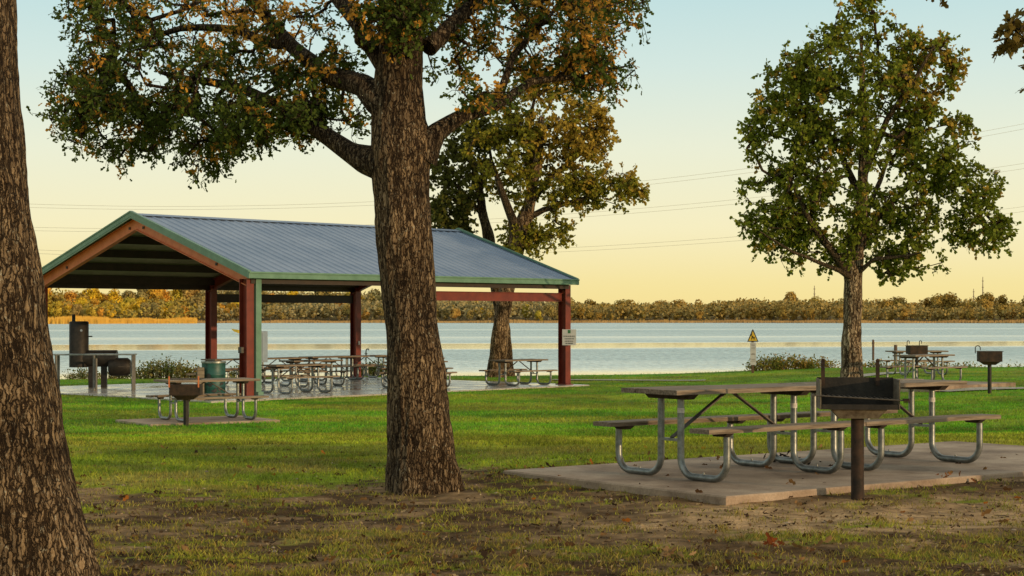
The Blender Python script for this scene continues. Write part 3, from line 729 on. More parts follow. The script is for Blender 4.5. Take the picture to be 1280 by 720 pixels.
m = MB()
for z, w_ in ((1.04, .14), (.99, .12), (.9, .13), (.70, .11), (.69 - .02, .14), (.5, .12), (.44, .13)): m.box((.01, -.018, z), (w_, .003, .014))
m.build('text_line', M['steelbar'], ws)

# lake posts, boat
for (u, Y, v0_, v1_, lb) in ((1091.5, 120, 424.5, 434, 'thin wooden marker post standing farther out in the lake'), (1119.5, 95, 431, 446, 'thicker wooden marker post standing in the lake behind the distant table')):
    m = MB(); x = px(u, Y); zt = pz(v0_, Y); m.tube([(x, Y, -2.6), (x, Y, zt - .03), (x, Y, zt)], [.1, .09, .06] if u > 1100 else [.08, .075, .05], 10)
    m.tube([(x, Y, zt - .28), (x, Y, zt - .2)], .096, 10)
    tag(m.build('marker_post', M['postwood']), lb, 'post', 'marker posts in the lake')
Yb = 300; bt = empty('motor_boat', (px(301, Yb), Yb, WATER_Z), 0, 'small yellow boat out on the lake, partly hidden by the front pavilion post', 'boat')
m = MB(); secs = [(-1.55, .05, .95, .8), (-1.1, .3, .85, .45), (-.4, .55, .75, .2), (.6, .6, .7, .12), (1.4, .55, .68, .1)]
vs = []
for x, hw, zt_, zb_ in secs: vs += [(x, -hw, zt_), (x, -hw * .7, zb_), (x, hw * .7, zb_), (x, hw, zt_)]
fs = [(4 * k + j, 4 * k + j + 1, 4 * k + 5 + j, 4 * k + 4 + j) for k in range(4) for j in range(3)] + [(4 * k + 3, 4 * k, 4 * k + 4, 4 * k + 7) for k in range(4)] + [(16, 17, 18, 19), (0, 3, 2, 1)]
m.add(vs, fs); m.build('hull', M['cream'], bt)
MB().box((.5, 0, .95), (.7, .7, .5)).build('cabin', M['darksteel'], bt)
m = MB(); m.add([(1.5, -.3, .025), (16, -1.4, .02), (16, -.6, .02), (1.5, .3, .025)], [(0, 1, 2, 3)]); m.build('wake', M['greybox'], bt)

# wires and masts
wi = 0
for (v0_, u0_, b_, Y, lbs) in ((260, 215, 9.0e-5, 260, 'upper'), (288, 200, 6.9e-5, 262, 'middle'), (321, 350, 6.9e-5, 264, 'lower')):
    for k, dv in enumerate((-1.9, 1.9)):
        pts = []
        for u in range(-700, 2100, 50):
            v = v0_ + dv * (1 + abs(u - u0_) / 1500) - b_ * (u - u0_) ** 2; pts.append((px(u, Y + k * 2), Y + k * 2, pz(v, Y + k * 2)))
        tag(MB().tube(pts, .02, 4, False).build('power_line', M['wire']), f'{("top" if k == 0 else "bottom")} wire of the {lbs} pair of sagging power lines crossing the sky', 'power line', 'power lines')
for u, vt, Y, lb in ((1018, 357, 1250, 'thin far mast rising from the treeline left of the right oak trunk'), (1217, 361, 1350, 'short thin far mast just left of the tallest mast'), (1228.5, 346, 1300, 'tallest thin far mast above the treeline at the right')):
    m = MB(); x = px(u, Y); zt = pz(vt, Y)
    m.tube([(x, Y, 0), (x, Y, zt * .7), (x, Y, zt)], [.5, .4, .22], 6)
    for z in (.5, .75, .9): m.tube([(x - .7, Y, zt * z), (x + .7, Y, zt * z)], .25, 4)
    tag(m.build('radio_mast', M['mast']), lb, 'mast', 'radio masts beyond the lake')

# ------------------------------------------------------------------ leaves
OAK = np.array([(0, 0), (.10, .07), (.30, .26), (.36, .12), (.60, .36), (.66, .15), (.92, .16), (1, 0)], float)
OAK = np.vstack([OAK, [(p[0], -p[1]) for p in OAK[-2:0:-1]]])
OAKF = np.array([(0, 0), (.3, .24), (.45, .12), (.75, .3), (1, 0), (.72, -.28), (.45, -.12), (.28, -.26)], float)
BLOB = np.array([(0, 0), (.45, .38), (1, .12), (.8, -.34), (.3, -.36)], float)
def unit(v): return v / (np.linalg.norm(v, axis=-1, keepdims=True) + 1e-9)
def leaf_mesh(name, P, D, S, Cc, mat_, parent=None, shape=OAK, bend=.25):
    """P base pts, D pointing dirs, S sizes, Cc colours"""
    n = len(P); k = len(shape)
    D = unit(D); rnd = rng.normal(size=(n, 3)); Wd = unit(np.cross(D, rnd)); Nn = np.cross(D, Wd)
    s = shape
    curl = rng.uniform(-bend, bend, (n, 1)); fold = rng.uniform(0, .5, (n, 1))
    lz = curl * s[None, :, 0] ** 2 + fold * np.abs(s[None, :, 1])
    V = P[:, None] + S[:, None, None] * (D[:, None] * s[None, :, :1] + Wd[:, None] * s[None, :, 1:2] + Nn[:, None] * lz[..., None])
    colr = np.repeat(Cc[:, None], k, 1)
    return np_mesh(name, V.reshape(-1, 3), np.arange(n * k), np.full(n, k), mat_, parent, colr.reshape(-1, 3))

def grow_tree(root, limbs, blobs, n_t, tips, per, size, colfn, seed, shape, step=.25, tipr=.38, minr=.006, r_pow=.5, r_tip=.008, branch_name='branches', spread=.0, droop=.1):
    """limbs: list of (polyline pts world, radii). blobs: (centre, radii, weight). returns"""
    rg = np.random.default_rng(seed)
    nodes = []; par = []; fixed = []
    chains = []
    for pts, rads in limbs:
        P = [np.array(p, float) for p in pts]; ch = []
        for a in range(len(P) - 1):
            L = np.linalg.norm(P[a + 1] - P[a]); n = max(2, int(L / step))
            for j in range(n + (a == len(P) - 2)):
                t = j / n; q = lerp(P[a], P[a + 1], t)
                w_ = np.array([mnoise.noise(Vector(q) * 1.1 + Vector((k * 7.7 + seed, 0, 0))) for k in range(3)]) * .06 * (1 if (a or j) else 0)
                nodes.append(q + w_); fixed.append(lerp(rads[a], rads[a + 1], t)); ch.append(len(nodes) - 1)
        chains.append(ch)
    for ch in chains: par += [ch[max(k - 1, 0)] for k in range(len(ch))]
    w_ = np.array([b[2] for b in blobs], float); w_ /= w_.sum()
    T = []
    for b in rg.choice(len(blobs), n_t, p=w_):
        c, r, _ = blobs[b]; v = rg.normal(size=3); v /= np.linalg.norm(v); v *= rg.uniform(.15, 1) ** (1 / 2.4)
        T.append(np.array(c) + v * np.array(r))
    T = np.array(T); nd_ = np.array(nodes); dist = np.array([np.min(np.linalg.norm(nd_ - t, axis=1)) for t in T]); T = T[np.argsort(dist)]
    cap = len(nodes) + n_t * 40; buf = np.zeros((cap, 3)); buf[:len(nodes)] = nd_; cnt = len(nodes)
    lim_n = len(nodes); side = []
    tip_nodes = []
    for t in T:
        dd = np.linalg.norm(buf[:cnt] - t, axis=1); dz = t[2] - buf[:cnt, 2]
        i = int(np.argmin(dd + np.where(dz < -.2, -dz * .35, 0)))
        p0 = buf[i].copy(); L = np.linalg.norm(t - p0); n = max(2, int(L / step)); ch = [i]
        d0 = (p0 - buf[par[i]]); ln = np.linalg.norm(d0); d0 = d0 / ln if ln > 1e-6 else np.array([0, 0, 1.])
        mid = p0 + d0 * L * .25 + (t - p0) * .25 + rg.normal(size=3) * L * .08
        prev = i
        for j in range(1, n + 1):
            s = j / n; q = (1 - s) ** 2 * p0 + 2 * s * (1 - s) * mid + s * s * t + rg.normal(size=3) * .025 * (j < n)
            if cnt >= cap: break
            buf[cnt] = q; par.append(prev); fixed.append(0); prev = cnt; ch.append(cnt); cnt += 1
        side.append(ch); tip_nodes.append(prev)
    N = cnt; count = np.zeros(N)
    for t in tip_nodes: count[t] += 1
    for k in range(N - 1, -1, -1):
        if par[k] != k and k >= lim_n: count[par[k]] += count[k]
    rad = np.maximum(r_tip * np.maximum(count, 1) ** r_pow, minr)
    for k in range(lim_n): rad[k] = fixed[k]
    mb = MB()
    for ch in chains: mb.tube([buf[k] for k in ch], [rad[k] for k in ch], 12)
    for ch in side:
        r0 = min(rad[ch[1]], rad[ch[0]] * .9)
        mb.tube([buf[k] for k in ch], [r0] + [rad[k] for k in ch[1:]], 6 if r0 > .02 else 4, False)
    # twigs and leaf rosettes
    P = []; D = []; CC = []
    for t in T:
        nt_ = rg.integers(max(1, tips - 2), tips + 3); cbase = rg.uniform(0, 1)
        for _ in range(nt_):
            v = rg.normal(size=3); v /= np.linalg.norm(v); v[2] -= droop; e = t + v * tipr * rg.uniform(.35, 1.15)
            m_ = (t + e) / 2 + rg.normal(size=3) * .03
            mb.tube([t, m_, e], [minr * .8, minr * .6, minr * .4], 3, False)
            k = rg.integers(max(2, per - 2), per + 3)
            s = rg.uniform(.35, 1.0, k)[:, None]; q = t * (1 - s) + e * s + rg.normal(size=(k, 3)) * .02
            P.append(q); D.append(unit(rg.normal(size=(k, 3)) + v * .9 + np.array([0, 0, -.25]))); CC.append(np.repeat(colfn(e, cbase, rg)[None], k, 0) * rg.uniform(.7, 1.35, (k, 1)))
    P = np.vstack(P); D = np.vstack(D); CC = np.vstack(CC)
    leaf_mesh('crown', P, D, size * rg.uniform(.65, 1.25, len(P)), CC, M['leaf'], root, shape)
    mb.build(branch_name, M['branch'], root)
    return buf[:cnt]

GREEN = np.array([.055, .085, .018]); OLIVE = np.array([.13, .135, .028]); AMBER = np.array([.42, .17, .025]); BROWN = np.array([.17, .08, .025]); GOLD = np.array([.38, .25, .035])
def mixc(w):
    w = np.array(w, float); w /= w.sum(); return w[0] * GREEN + w[1] * OLIVE + w[2] * AMBER + w[3] * BROWN + w[4] * GOLD

# trunk with real furrowed bark
def bark_trunk(name, prof, lean, zlo, zhi, dz, nth, scale, parent, seed, depth=.02, flare=None, tint=(1, 1, 1), knots=()):
    """prof: list (z, cx, cy, r)."""
    zs = np.arange(zlo, zhi, dz); pz_ = np.array([p[0] for p in prof])
    cx = np.interp(zs, pz_, [p[1] for p in prof]); cy = np.interp(zs, pz_, [p[2] for p in prof]); rr_ = np.interp(zs, pz_, [p[3] for p in prof])
    th = np.linspace(0, 2 * math.pi, nth, endpoint=False)
    V = np.zeros((len(zs), nth, 3)); Cc = np.zeros((len(zs), nth, 3))
    sc_r = 1 / scale
    for a, z in enumerate(zs):
        for b, t in enumerate(th):
            r = rr_[a]; ct_, st_ = math.cos(t), math.sin(t)
            if flare: r *= 1 + flare * math.exp(-max(z - zlo - .3, 0) / .22) * (.55 + .45 * math.sin(t * 4 + seed))
            x, y = ct_ * r, st_ * r
            n1 = mnoise.noise((x * sc_r * .45, y * sc_r * .45, z * sc_r * .10 + seed)); n3 = mnoise.noise((x * sc_r * 1.1, y * sc_r * 1.1, z * sc_r * .35)); n2 = mnoise.noise(Vector((x * 3, y * 3, z * 2 + 4)))
            h = depth * (.45 - .9 * abs(n1) * 1.6) + depth * .35 * n3 + .03 * n2
            for kz, kt, kr in knots:
                dd = ((z - kz) ** 2 + (((t - kt + math.pi) % (2 * math.pi) - math.pi) * r) ** 2) / kr ** 2
                if dd < 9: h += .025 * math.exp(-dd) - .03 * math.exp(-dd * 5)
            V[a, b] = (cx[a] + ct_ * (r + h), cy[a] + st_ * (r + h), z)
            base = .95 + .5 * n2
            Cc[a, b] = (base * 1.04, base, base * .94)
    Cc *= np.array(tint)
    nz = len(zs); i = np.arange(nz - 1)[:, None] * nth; j = np.arange(nth)[None, :]; j2 = (j + 1) % nth
    loops = np.stack([i + j, i + j2, i + nth + j2, i + nth + j], -1).reshape(-1)
    return np_mesh(name, V.reshape(-1, 3), loops, np.full((nz - 1) * nth, 4), M['bark' if scale < .045 else 'bark_far'], parent, Cc.reshape(-1, 3), True)

# --- central oak
def W(u, v, Y): return np.array([px(u, Y), Y, pz(v, Y)])
Yo = 14.9
t1 = empty('oak_tree', (px(529, Yo), Yo, 0), 0, 'big central oak with thick furrowed trunk and spreading limbs in front of the pavilion', 'tree', 'oak trees')
t1.location = (0, 0, 0)
pr = []
for v, ul, ur in ((640, 486, 580), (618, 489, 574), (600, 488, 569), (560, 487, 564), (500, 486, 560), (400, 481, 548), (330, 474, 542), (260, 470, 539), (210, 467, 539), (180, 466, 539), (150, 466, 531), (110, 467, 529), (60, 472, 531), (0, 476, 532), (-80, 482, 532), (-200, 488, 532), (-330, 496, 528)):
    pr.append((pz(v, Yo), px((ul + ur) / 2, Yo), Yo, (ur - ul) / 2 * Yo / F))
pr.sort()
bark_trunk('trunk', pr, 0, -.12, pz(-330, Yo), .012, 200, .042, t1, 3, .016, .22, knots=((pz(255, Yo), -1.75, .05), (pz(560, Yo), -1.2, .06)))
r_ = lambda p: p * Yo / F
limbs = [
    ([W(480, 205, Yo), W(440, 188, 15.1), W(385, 155, 15.4), (px(355, 15.9), 15.9, pz(128, 15.9)), W(270, 105, 16.8), W(200, 90, 17.5)], [.16, .092, .066, .055, .04, .02]),
    ([W(490, 135, Yo), W(455, 108, 15.0), W(405, 96, 15.3), W(365, 55, 15.9), W(325, 10, 16.3), W(250, -60, 17.0)], [.17, .10, .078, .066, .055, .04]),
    ([W(365, 55, 15.9), W(300, 38, 16.3), W(230, 40, 16.9), W(150, 60, 17.2)], [.05, .04, .03, .015]),
    ([W(480, 80, Yo), W(455, 40, 15.0), W(420, 2, 15.3), W(380, -70, 15.6)], [.09, .075, .06, .04]),
    ([W(525, 195, Yo), W(550, 165, 14.9), W(580, 146, 15.0), W(620, 135, 15.2), W(665, 100, 15.6), W(720, 98, 16.0)], [.17, .085, .06, .045, .035, .02]),
    ([W(535, 60, Yo), W(575, 20, 15.2), W(640, -30, 15.8), W(720, -60, 16.5)], [.08, .06, .05, .03]),
    ([W(620, 135, 15.2), W(640, 70, 15.4), W(690, 20, 15.8)], [.04, .03, .015]),
    ([W(520, -330, Yo), W(560, -480, 15.3), W(600, -620, 15.5)], [.12, .08, .04]),
    ([W(505, -250, Yo), W(420, -400, 14.5), W(300, -500, 14.2)], [.11, .08, .04]),
    ([W(505, -200, Yo), W(540, -330, 13.6), W(600, -420, 12.6)], [.10, .07, .03]),
]
blobs = [
    (W(385, 140, 15.4), (.25, .5, .12), .35), (W(330, 160, 15.6), (.45, .5, .22), 1.0), (W(340, 30, 15.6), (.45, .5, .22), .35),
    (W(500, 22, 14.35), (.28, .18, .16), .45), (W(560, 60, 15.2), (.2, .4, .3), .3), (W(500, -20, 14.3), (.5, .3, .25), .6), (W(610, 120, 14.8), (.3, .3, .12), .4),
    (W(190, 110, 16.8), (.75, 1.6, .42), 2.6), (W(150, 160, 17), (.62, 1.3, .30), 1.9), (W(300, 120, 16.2), (.75, 1.4, .42), 2.4),
    (W(110, 120, 17), (.30, .8, .45), .9), (W(250, 30, 16.6), (1.0, 1.4, .35), 1.8), (W(130, 20, 17.2), (.40, 1.0, .28), .8), (W(262, 188, 16.4), (.30, .6, .20), .8),
    (W(380, 110, 15.9), (.4, 1.0, .30), .8), (W(435, 55, 15.6), (.35, .9, .4), .35), (W(440, 140, 15.8), (.15, .5, .2), .15),
    (W(690, 50, 16.2), (.62, 1.3, .42), 2.8), (W(740, 80, 16.4), (.42, .9, .34), 1.5), (W(640, 15, 16), (.6, 1.2, .30), 1.3), (W(590, 70, 15.6), (.16, .6, .35), .25),
    (W(560, 10, 15.6), (.35, 1.0, .30), .6), (W(770, 10, 16.6), (.35, .9, .25), .7), (W(480, 15, 14.6), (.35, .4, .35), .5),
    (W(500, -330, 15), (3.2, 3.0, 1.3), 2.4), (W(250, -230, 16), (1.7, 1.7, .9), .9), (W(760, -220, 16), (1.5, 1.7, .9), .9),
]
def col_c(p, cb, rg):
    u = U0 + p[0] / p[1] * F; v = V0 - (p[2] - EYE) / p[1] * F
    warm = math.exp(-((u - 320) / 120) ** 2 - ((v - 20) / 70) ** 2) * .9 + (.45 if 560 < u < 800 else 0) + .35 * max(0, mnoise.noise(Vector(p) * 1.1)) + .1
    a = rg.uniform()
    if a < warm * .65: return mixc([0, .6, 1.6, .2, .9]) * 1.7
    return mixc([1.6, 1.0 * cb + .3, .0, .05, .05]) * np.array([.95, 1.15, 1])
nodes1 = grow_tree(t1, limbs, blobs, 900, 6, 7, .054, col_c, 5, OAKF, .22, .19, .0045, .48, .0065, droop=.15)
# ball moss tufts on its limbs
def moss(c, r, seed):
    rg = np.random.default_rng(seed); n = 110; D = unit(rg.normal(size=(n, 3))); P = np.array(c) + D * r * .1
    return P, D
for k, (u, v, Y, r) in enumerate(((355, 60, 15.9, .06), (290, 50, 16.3, .05), (415, 100, 15.2, .05), (440, 60, 15.0, .06), (620, 135, 15.2, .05), (590, 146, 15.0, .04), (148, 185, 16.9, .035), (188, 192, 16.9, .04), (695, 60, 15.7, .06), (645, 20, 15.6, .06), (600, 12, 15.5, .05))):
    q = W(u, v, Y); q = nodes1[np.argmin(np.linalg.norm(nodes1 - q, axis=1))]
    P, D = moss(q, r, k)
    leaf_mesh('ball_moss', P, D, np.full(len(P), r * 1.1), np.tile(np.array([[.16, .10, .045]]), (len(P), 1)), M['leaf'], t1, np.array([(0, .025), (1, 0), (0, -.025)]), .5)

# --- left oak (mostly outside the frame)
t0 = empty('oak_tree', (0, 0, 0), 0, 'leftmost oak, its broad leaning trunk cut off by the left edge', 'tree', 'oak trees')
Yl = 9.3; pr = []
for v, ur, w_ in ((900, 150, 250), (800, 130, 225), (720, 115, 205), (600, 92, 188), (500, 75, 178), (400, 57, 170), (250, 34, 160), (100, 21, 150), (0, 15, 145), (-150, 8, 140), (-400, -10, 125), (-800, -20, 90)):
    pr.append((pz(v, Yl), px(ur - w_ / 2, Yl), Yl, w_ / 2 * Yl / F))
pr.sort()
bark_trunk('trunk', pr, 0, -.15, 5.2, .010, 240, .034, t0, 8, .015, .05, knots=((pz(548, Yl), -.75, .05),))
limbs0 = [([W(-20, 60, Yl), W(15, 8, 9.4), W(40, -50, 9.8), W(90, -160, 10.4)], [.06, .04, .035, .03]), ([W(-60, -600, Yl), W(0, -800, 9.8), W(100, -1000, 10.5)], [.12, .09, .05]), ([W(-60, -500, Yl), W(-300, -700, 9.5), W(-600, -850, 10.5)], [.12, .09, .05])]
blobs0 = [(W(25, 12, 9.6), (.05, .15, .05), .05), (W(-50, -900, 10), (2.5, 2.5, .9), 2), (W(-400, -800, 10), (1.8, 2.0, .8), 1)]
grow_tree(t0, limbs0, blobs0, 160, 6, 8, .09, lambda p, cb, rg: mixc([1, cb, .2, .4, .2]), 15, OAK, .25, .3, .005)

# --- off-frame oak on the right whose branch tips hang into the corner
t4 = empty('oak_tree', (0, 0, 0), 0, 'oak whose lobed leaf sprays hang into the upper right corner of the view', 'tree', 'oak trees')
Yr = 13.0; pr = [(-.1, 7.4, Yr, .33), (.3, 7.4, Yr, .28), (3, 7.2, Yr, .24), (6, 7.0, Yr, .15), (7.5, 6.9, Yr, .08)]
bark_trunk('trunk', pr, 0, -.15, 7.4, .04, 60, .05, t4, 5, .022, .2)
limbs4 = [([(7.2, Yr, 4.2), (6.0, 12.6, 4.6), (4.6, 12.2, 4.35), (3.9, 12, 3.75), W(1275, 36, 12)], [.1, .07, .04, .02, .008]), ([(7.0, Yr, 5.5), (5.5, 13, 6.0), (3.6, 13, 5.2), W(1180, -60, 12.5)], [.08, .06, .03, .012]), ([(6.9, Yr, 6.9), (7.6, 14.5, 8), (8, 15.5, 8.6)], [.08, .06, .04])]
blobs4 = [(W(1276, 34, 12), (.08, .1, .06), .07), (W(1172, -24, 12.5), (.06, .2, .04), .08), (W(1300, 88, 12), (.08, .1, .02), .05), ((6.9, 13.2, 7.0), (2.6, 2.6, 1.4), 4), (W(1420, -190, 12), (.45, .8, .3), 1.5)]
grow_tree(t4, limbs4, blobs4, 240, 4, 7, .085, lambda p, cb, rg: mixc([1, cb, .25, .7, .1]), 25, OAK, .22, .15, .004, droop=.3)

# --- right oak
Yt = 48.5; zt0 = float(gh(px(1065, Yt), Yt))
t2 = empty('oak_tree', (0, 0, 0), 0, 'full round crowned oak standing alone on the lawn at right behind the grill', 'tree', 'oak trees')
pr = [(pz(v, Yt), px(u, Yt), Yt, w_ / 2 * Yt / F) for v, u, w_ in ((500, 1065, 34), (480, 1065, 28), (460, 1064.5, 26), (420, 1064.5, 23), (380, 1066, 22), (345, 1067, 22), (300, 1071, 18), (250, 1077, 15), (180, 1081, 11), (100, 1078, 7), (40, 1076, 4))]
pr.sort()
bark_trunk('trunk', pr, 0, zt0 - .15, pz(42, Yt), .035, 70, .055, t2, 4, .02, .25, tint=(1.9, 2.05, 2.3))
limbs2 = [([W(1066, 350, Yt), W(1045, 320, 48.2), W(1010, 270, 47.8), W(985, 220, 47.5)], [.16, .12, .08, .04]),
          ([W(1070, 320, Yt), W(1095, 270, 48.8), W(1140, 230, 49.2), W(1190, 235, 49.5), W(1235, 290, 49.6)], [.14, .10, .07, .05, .02]),
          ([W(1076, 250, Yt), W(1050, 190, 48.9), W(1010, 130, 49.4), W(985, 90, 49.6)], [.12, .08, .06, .03]),
          ([W(1079, 220, Yt), W(1110, 150, 48.0), W(1150, 90, 47.6), W(1165, 60, 47.5)], [.11, .08, .05, .03]),
          ([W(1068, 348, Yt), W(1040, 335, 47.6), W(990, 315, 47.0), W(950, 290, 46.8)], [.09, .06, .04, .02]),
          ([W(1068, 345, Yt), W(1090, 325, 48), W(1130, 320, 47.6), W(1150, 315, 47.3)], [.08, .05, .04, .02]),
          ([W(1072, 300, Yt), W(1090, 250, 50), W(1110, 200, 51), W(1120, 150, 51.4)], [.11, .08, .05, .03])]
s4 = 1 / (F / Yt)
def B(u, v, ru, rv, w_, dy=0, ry=None, Y=Yt):
    k = Y / F; return (W(u, v, Y + dy), (ru * k, ry or (ru + rv) / 2 * k * 1.0, rv * k), w_)
blobs2 = [B(1070, 120, 105, 85, 6), B(1000, 100, 55, 42, 2.1), B(978, 170, 58, 60, 2.4), B(985, 240, 62, 45, 2.2), B(975, 285, 55, 28, 1.5), B(1155, 85, 50, 50, 2.6), B(1165, 175, 55, 60, 2.3),
          B(1200, 235, 55, 35, 1.8), B(1225, 285, 42, 28, 1.0), B(1075, 210, 110, 70, 4), B(1120, 275, 55, 35, 1.6), B(1135, 325, 50, 22, 1.0), B(1035, 305, 60, 30, 1.3), B(1075, 30, 45, 28, .9), B(1085, 5, 22, 20, .4), B(960, 310, 40, 14, .5), B(1030, 55, 22, 18, .3)]
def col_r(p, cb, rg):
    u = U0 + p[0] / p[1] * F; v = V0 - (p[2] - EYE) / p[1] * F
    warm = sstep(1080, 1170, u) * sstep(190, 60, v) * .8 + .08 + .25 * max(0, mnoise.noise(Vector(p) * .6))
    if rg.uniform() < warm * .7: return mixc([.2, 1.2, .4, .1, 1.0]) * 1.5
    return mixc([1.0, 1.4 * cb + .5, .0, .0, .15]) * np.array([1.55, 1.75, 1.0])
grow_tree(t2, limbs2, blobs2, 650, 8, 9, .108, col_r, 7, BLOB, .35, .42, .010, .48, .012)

# --- oak behind the pavilion, two stems
t3 = empty('oak_tree', (0, 0, 0), 0, 'leaning oak rising behind the right half of the pavilion roof', 'tree', 'oak trees')
Ye = 60.3
pr = [(pz(v, Ye), px(u, Ye), Ye, w_ / 2 * Ye / F) for v, u, w_ in ((490, 620, 28), (474, 620, 25), (450, 622, 22), (400, 627, 20), (370, 632, 19), (330, 641, 19), (300, 648, 24), (275, 655, 22), (255, 662, 15), (200, 672, 11), (140, 678, 6))]
pr.sort()
bark_trunk('trunk', pr, 0, float(gh(px(620, Ye), Ye)) - .2, pz(145, Ye), .045, 60, .06, t3, 6, .02, .15, tint=(1.7, 1.7, 1.75))
limbs3 = [([W(648, 300, Ye), W(641, 275, 60), W(628, 240, 59.6), W(615, 200, 59.4)], [.22, .16, .12, .05]),
          ([W(655, 275, Ye), W(680, 262, 60.2), W(720, 250, 60.1), W(760, 240, 60)], [.12, .1, .07, .03]),
          ([W(662, 255, Ye), W(690, 220, 60.8), W(730, 190, 61)], [.13, .1, .05]),
          ([W(672, 200, Ye), W(660, 150, 60.3), W(670, 120, 60.6)], [.11, .08, .04])]
blobs3 = [B(690, 150, 70, 60, 3.2, Y=Ye), B(640, 200, 60, 50, 2.4, Y=Ye), B(730, 170, 45, 45, 1.6, Y=Ye), B(760, 235, 48, 28, 1.6, Y=Ye), B(690, 230, 60, 35, 2, Y=Ye), B(655, 300, 38, 18, .8, Y=Ye), B(690, 290, 28, 16, .6, Y=Ye), B(620, 150, 40, 40, 1, Y=Ye), B(690, 105, 45, 22, .8, Y=Ye)]
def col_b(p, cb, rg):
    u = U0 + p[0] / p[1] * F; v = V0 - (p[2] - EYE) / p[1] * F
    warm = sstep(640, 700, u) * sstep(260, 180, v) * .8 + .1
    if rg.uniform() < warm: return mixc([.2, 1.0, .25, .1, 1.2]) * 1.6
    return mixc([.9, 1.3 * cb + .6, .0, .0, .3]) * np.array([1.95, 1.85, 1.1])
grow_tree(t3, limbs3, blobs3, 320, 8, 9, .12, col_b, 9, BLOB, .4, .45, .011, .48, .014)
t5 = empty('oak_tree', (0, 0, 0), 0, 'slender oak stem rising behind the roof just right of the central trunk', 'tree', 'oak trees')
pr = [(pz(v, 61.5), px(u, 61.5), 61.5, w_ / 2 * 61.5 / F) for v, u, w_ in ((480, 634, 20), (400, 628, 17), (340, 618, 15), (300, 612, 14), (270, 604, 12), (240, 600, 10), (200, 590, 7), (170, 585, 4))]
pr.sort(); bark_trunk('trunk', pr, 0, float(gh(px(634, 61.5), 61.5)) - .2, pz(172, 61.5), .05, 40, .06, t5, 2, .015, .1, tint=(.9, .9, .9))
limbs5 = [([W(604, 270, 61.5), W(580, 240, 61.2), W(560, 220, 61)], [.09, .07, .03]), ([W(600, 240, 61.5), W(615, 200, 61.5), W(610, 170, 61.5)], [.08, .06, .03])]
blobs5 = [B(575, 215, 42, 48, 2, Y=61.5), B(565, 262, 32, 22, 1, Y=61.5), B(595, 170, 35, 30, 1, Y=61.5), B(580, 285, 40, 10, .5, Y=61.5)]
grow_tree(t5, limbs5, blobs5, 130, 7, 8, .14, lambda p, cb, rg: mixc([1.5, 1.2 * cb + .5, 0, .1, .2]), 19, BLOB, .4, .45, .010)

# ------------------------------------------------------------------ shrubs along the bank
def shrub(u, Y, wpx, hpx, n, cols, label, seed, name='shrub', grp='shrubs along the lake bank'):
    rg = np.random.default_rng(seed); x0 = px(u, Y); z0 = float(gh(x0, Y)); k = Y / F; w_ = wpx * k / 2; h = hpx * k
    o = empty(name, (x0, Y, z0), 0, label, 'shrub', grp)
    ns = max(14, n // 9); mb = MB(); P = []; D = []; CC = []
    for _ in range(ns):
        a = rg.uniform(-1, 1); b = rg.uniform(-1, 1); hh = h * (1 - .55 * a * a) * rg.uniform(.45, 1.05); bx = a * w_; by = b * min(w_, 1.2)
        tip = np.array([bx + rg.normal() * .12, by + rg.normal() * .12, hh]); mb.tube([(bx * .9, by * .9, -.1), (bx * .5, by * .5, -.14), (0, 0, -.15)], .01, 3, False)
        mb.tube([(bx * .9, by * .9, -.1), (bx, by, hh * .5), tip], [.012, .009, .005], 3, False)
        m_ = 25; s = rg.uniform(.1, 1, m_)[:, None]; P.append(np.array([bx, by, 0]) * (1 - s) + tip * s + rg.normal(size=(m_, 3)) * .10); D.append(rg.normal(size=(m_, 3)) + [0, 0, .8])
        c = np.array(cols[rg.integers(len(cols))]); CC.append(np.repeat(c[None], m_, 0) * rg.uniform(.5, 1.4, (m_, 1)))
    P = np.vstack(P); leaf_mesh('foliage', P, np.vstack(D), rg.uniform(.035, .085, len(P)), np.vstack(CC) * 1.9, M['leaf'], o, BLOB)
    mb.build('stems', M['branch'], o)
    return o
gr_ = [(.05, .08, .015), (.12, .12, .02), (.22, .14, .03)]; gd = [(.2, .13, .03), (.14, .12, .02), (.09, .10, .02)]
shrub(962, 64.6, 46, 16, 600, gd, 'yellowing bushy shrub just right of the triangular warning sign', 1)
shrub(990, 64.9, 46, 17, 700, gr_, 'denser dark green shrub beside the yellowing one, left of the right oak', 2)
shrub(1022, 65.3, 40, 12, 400, gd, 'low golden shrub left against the right oak trunk', 3)
shrub(1098, 65.8, 60, 10, 400, gr_, 'low shrub strip just right of the right oak trunk', 4)
shrub(1150, 66.2, 60, 9, 400, gd, 'low golden shrub strip behind the distant picnic table', 5)
shrub(1205, 66.8, 50, 10, 380, gr_, 'low shrub between the distant table and the far right grill', 6)
shrub(1268, 67.4, 40, 15, 350, gd, 'shrub at the right edge of the view on the bank', 7)
shrub(205, 59.5, 62, 24, 900, [(.06, .08, .02), (.10, .10, .03), (.14, .12, .04)], 'grey green bush on the bank between the smoker and the teal drum', 8)
shrub(152, 59.3, 40, 11, 300, [(.08, .09, .03), (.14, .12, .05)], 'low weedy bush under the end of the smoker', 9)
shrub(106, 59.0, 40, 12, 300, [(.08, .09, .03), (.14, .12, .05)], 'low weedy bush beneath the upright smoker barrel', 10)
shrub(240, 59.8, 36, 15, 300, gr_, 'small bush behind the grey post and teal drum', 11)
shrub(467, 61.4, 36, 18, 500, [(.04, .06, .015), (.08, .08, .02)], 'dark green bush behind the rear right pavilion post', 12)
shrub(305, 60.3, 36, 14, 260, gr_, 'small bush behind the front corner post', 13)

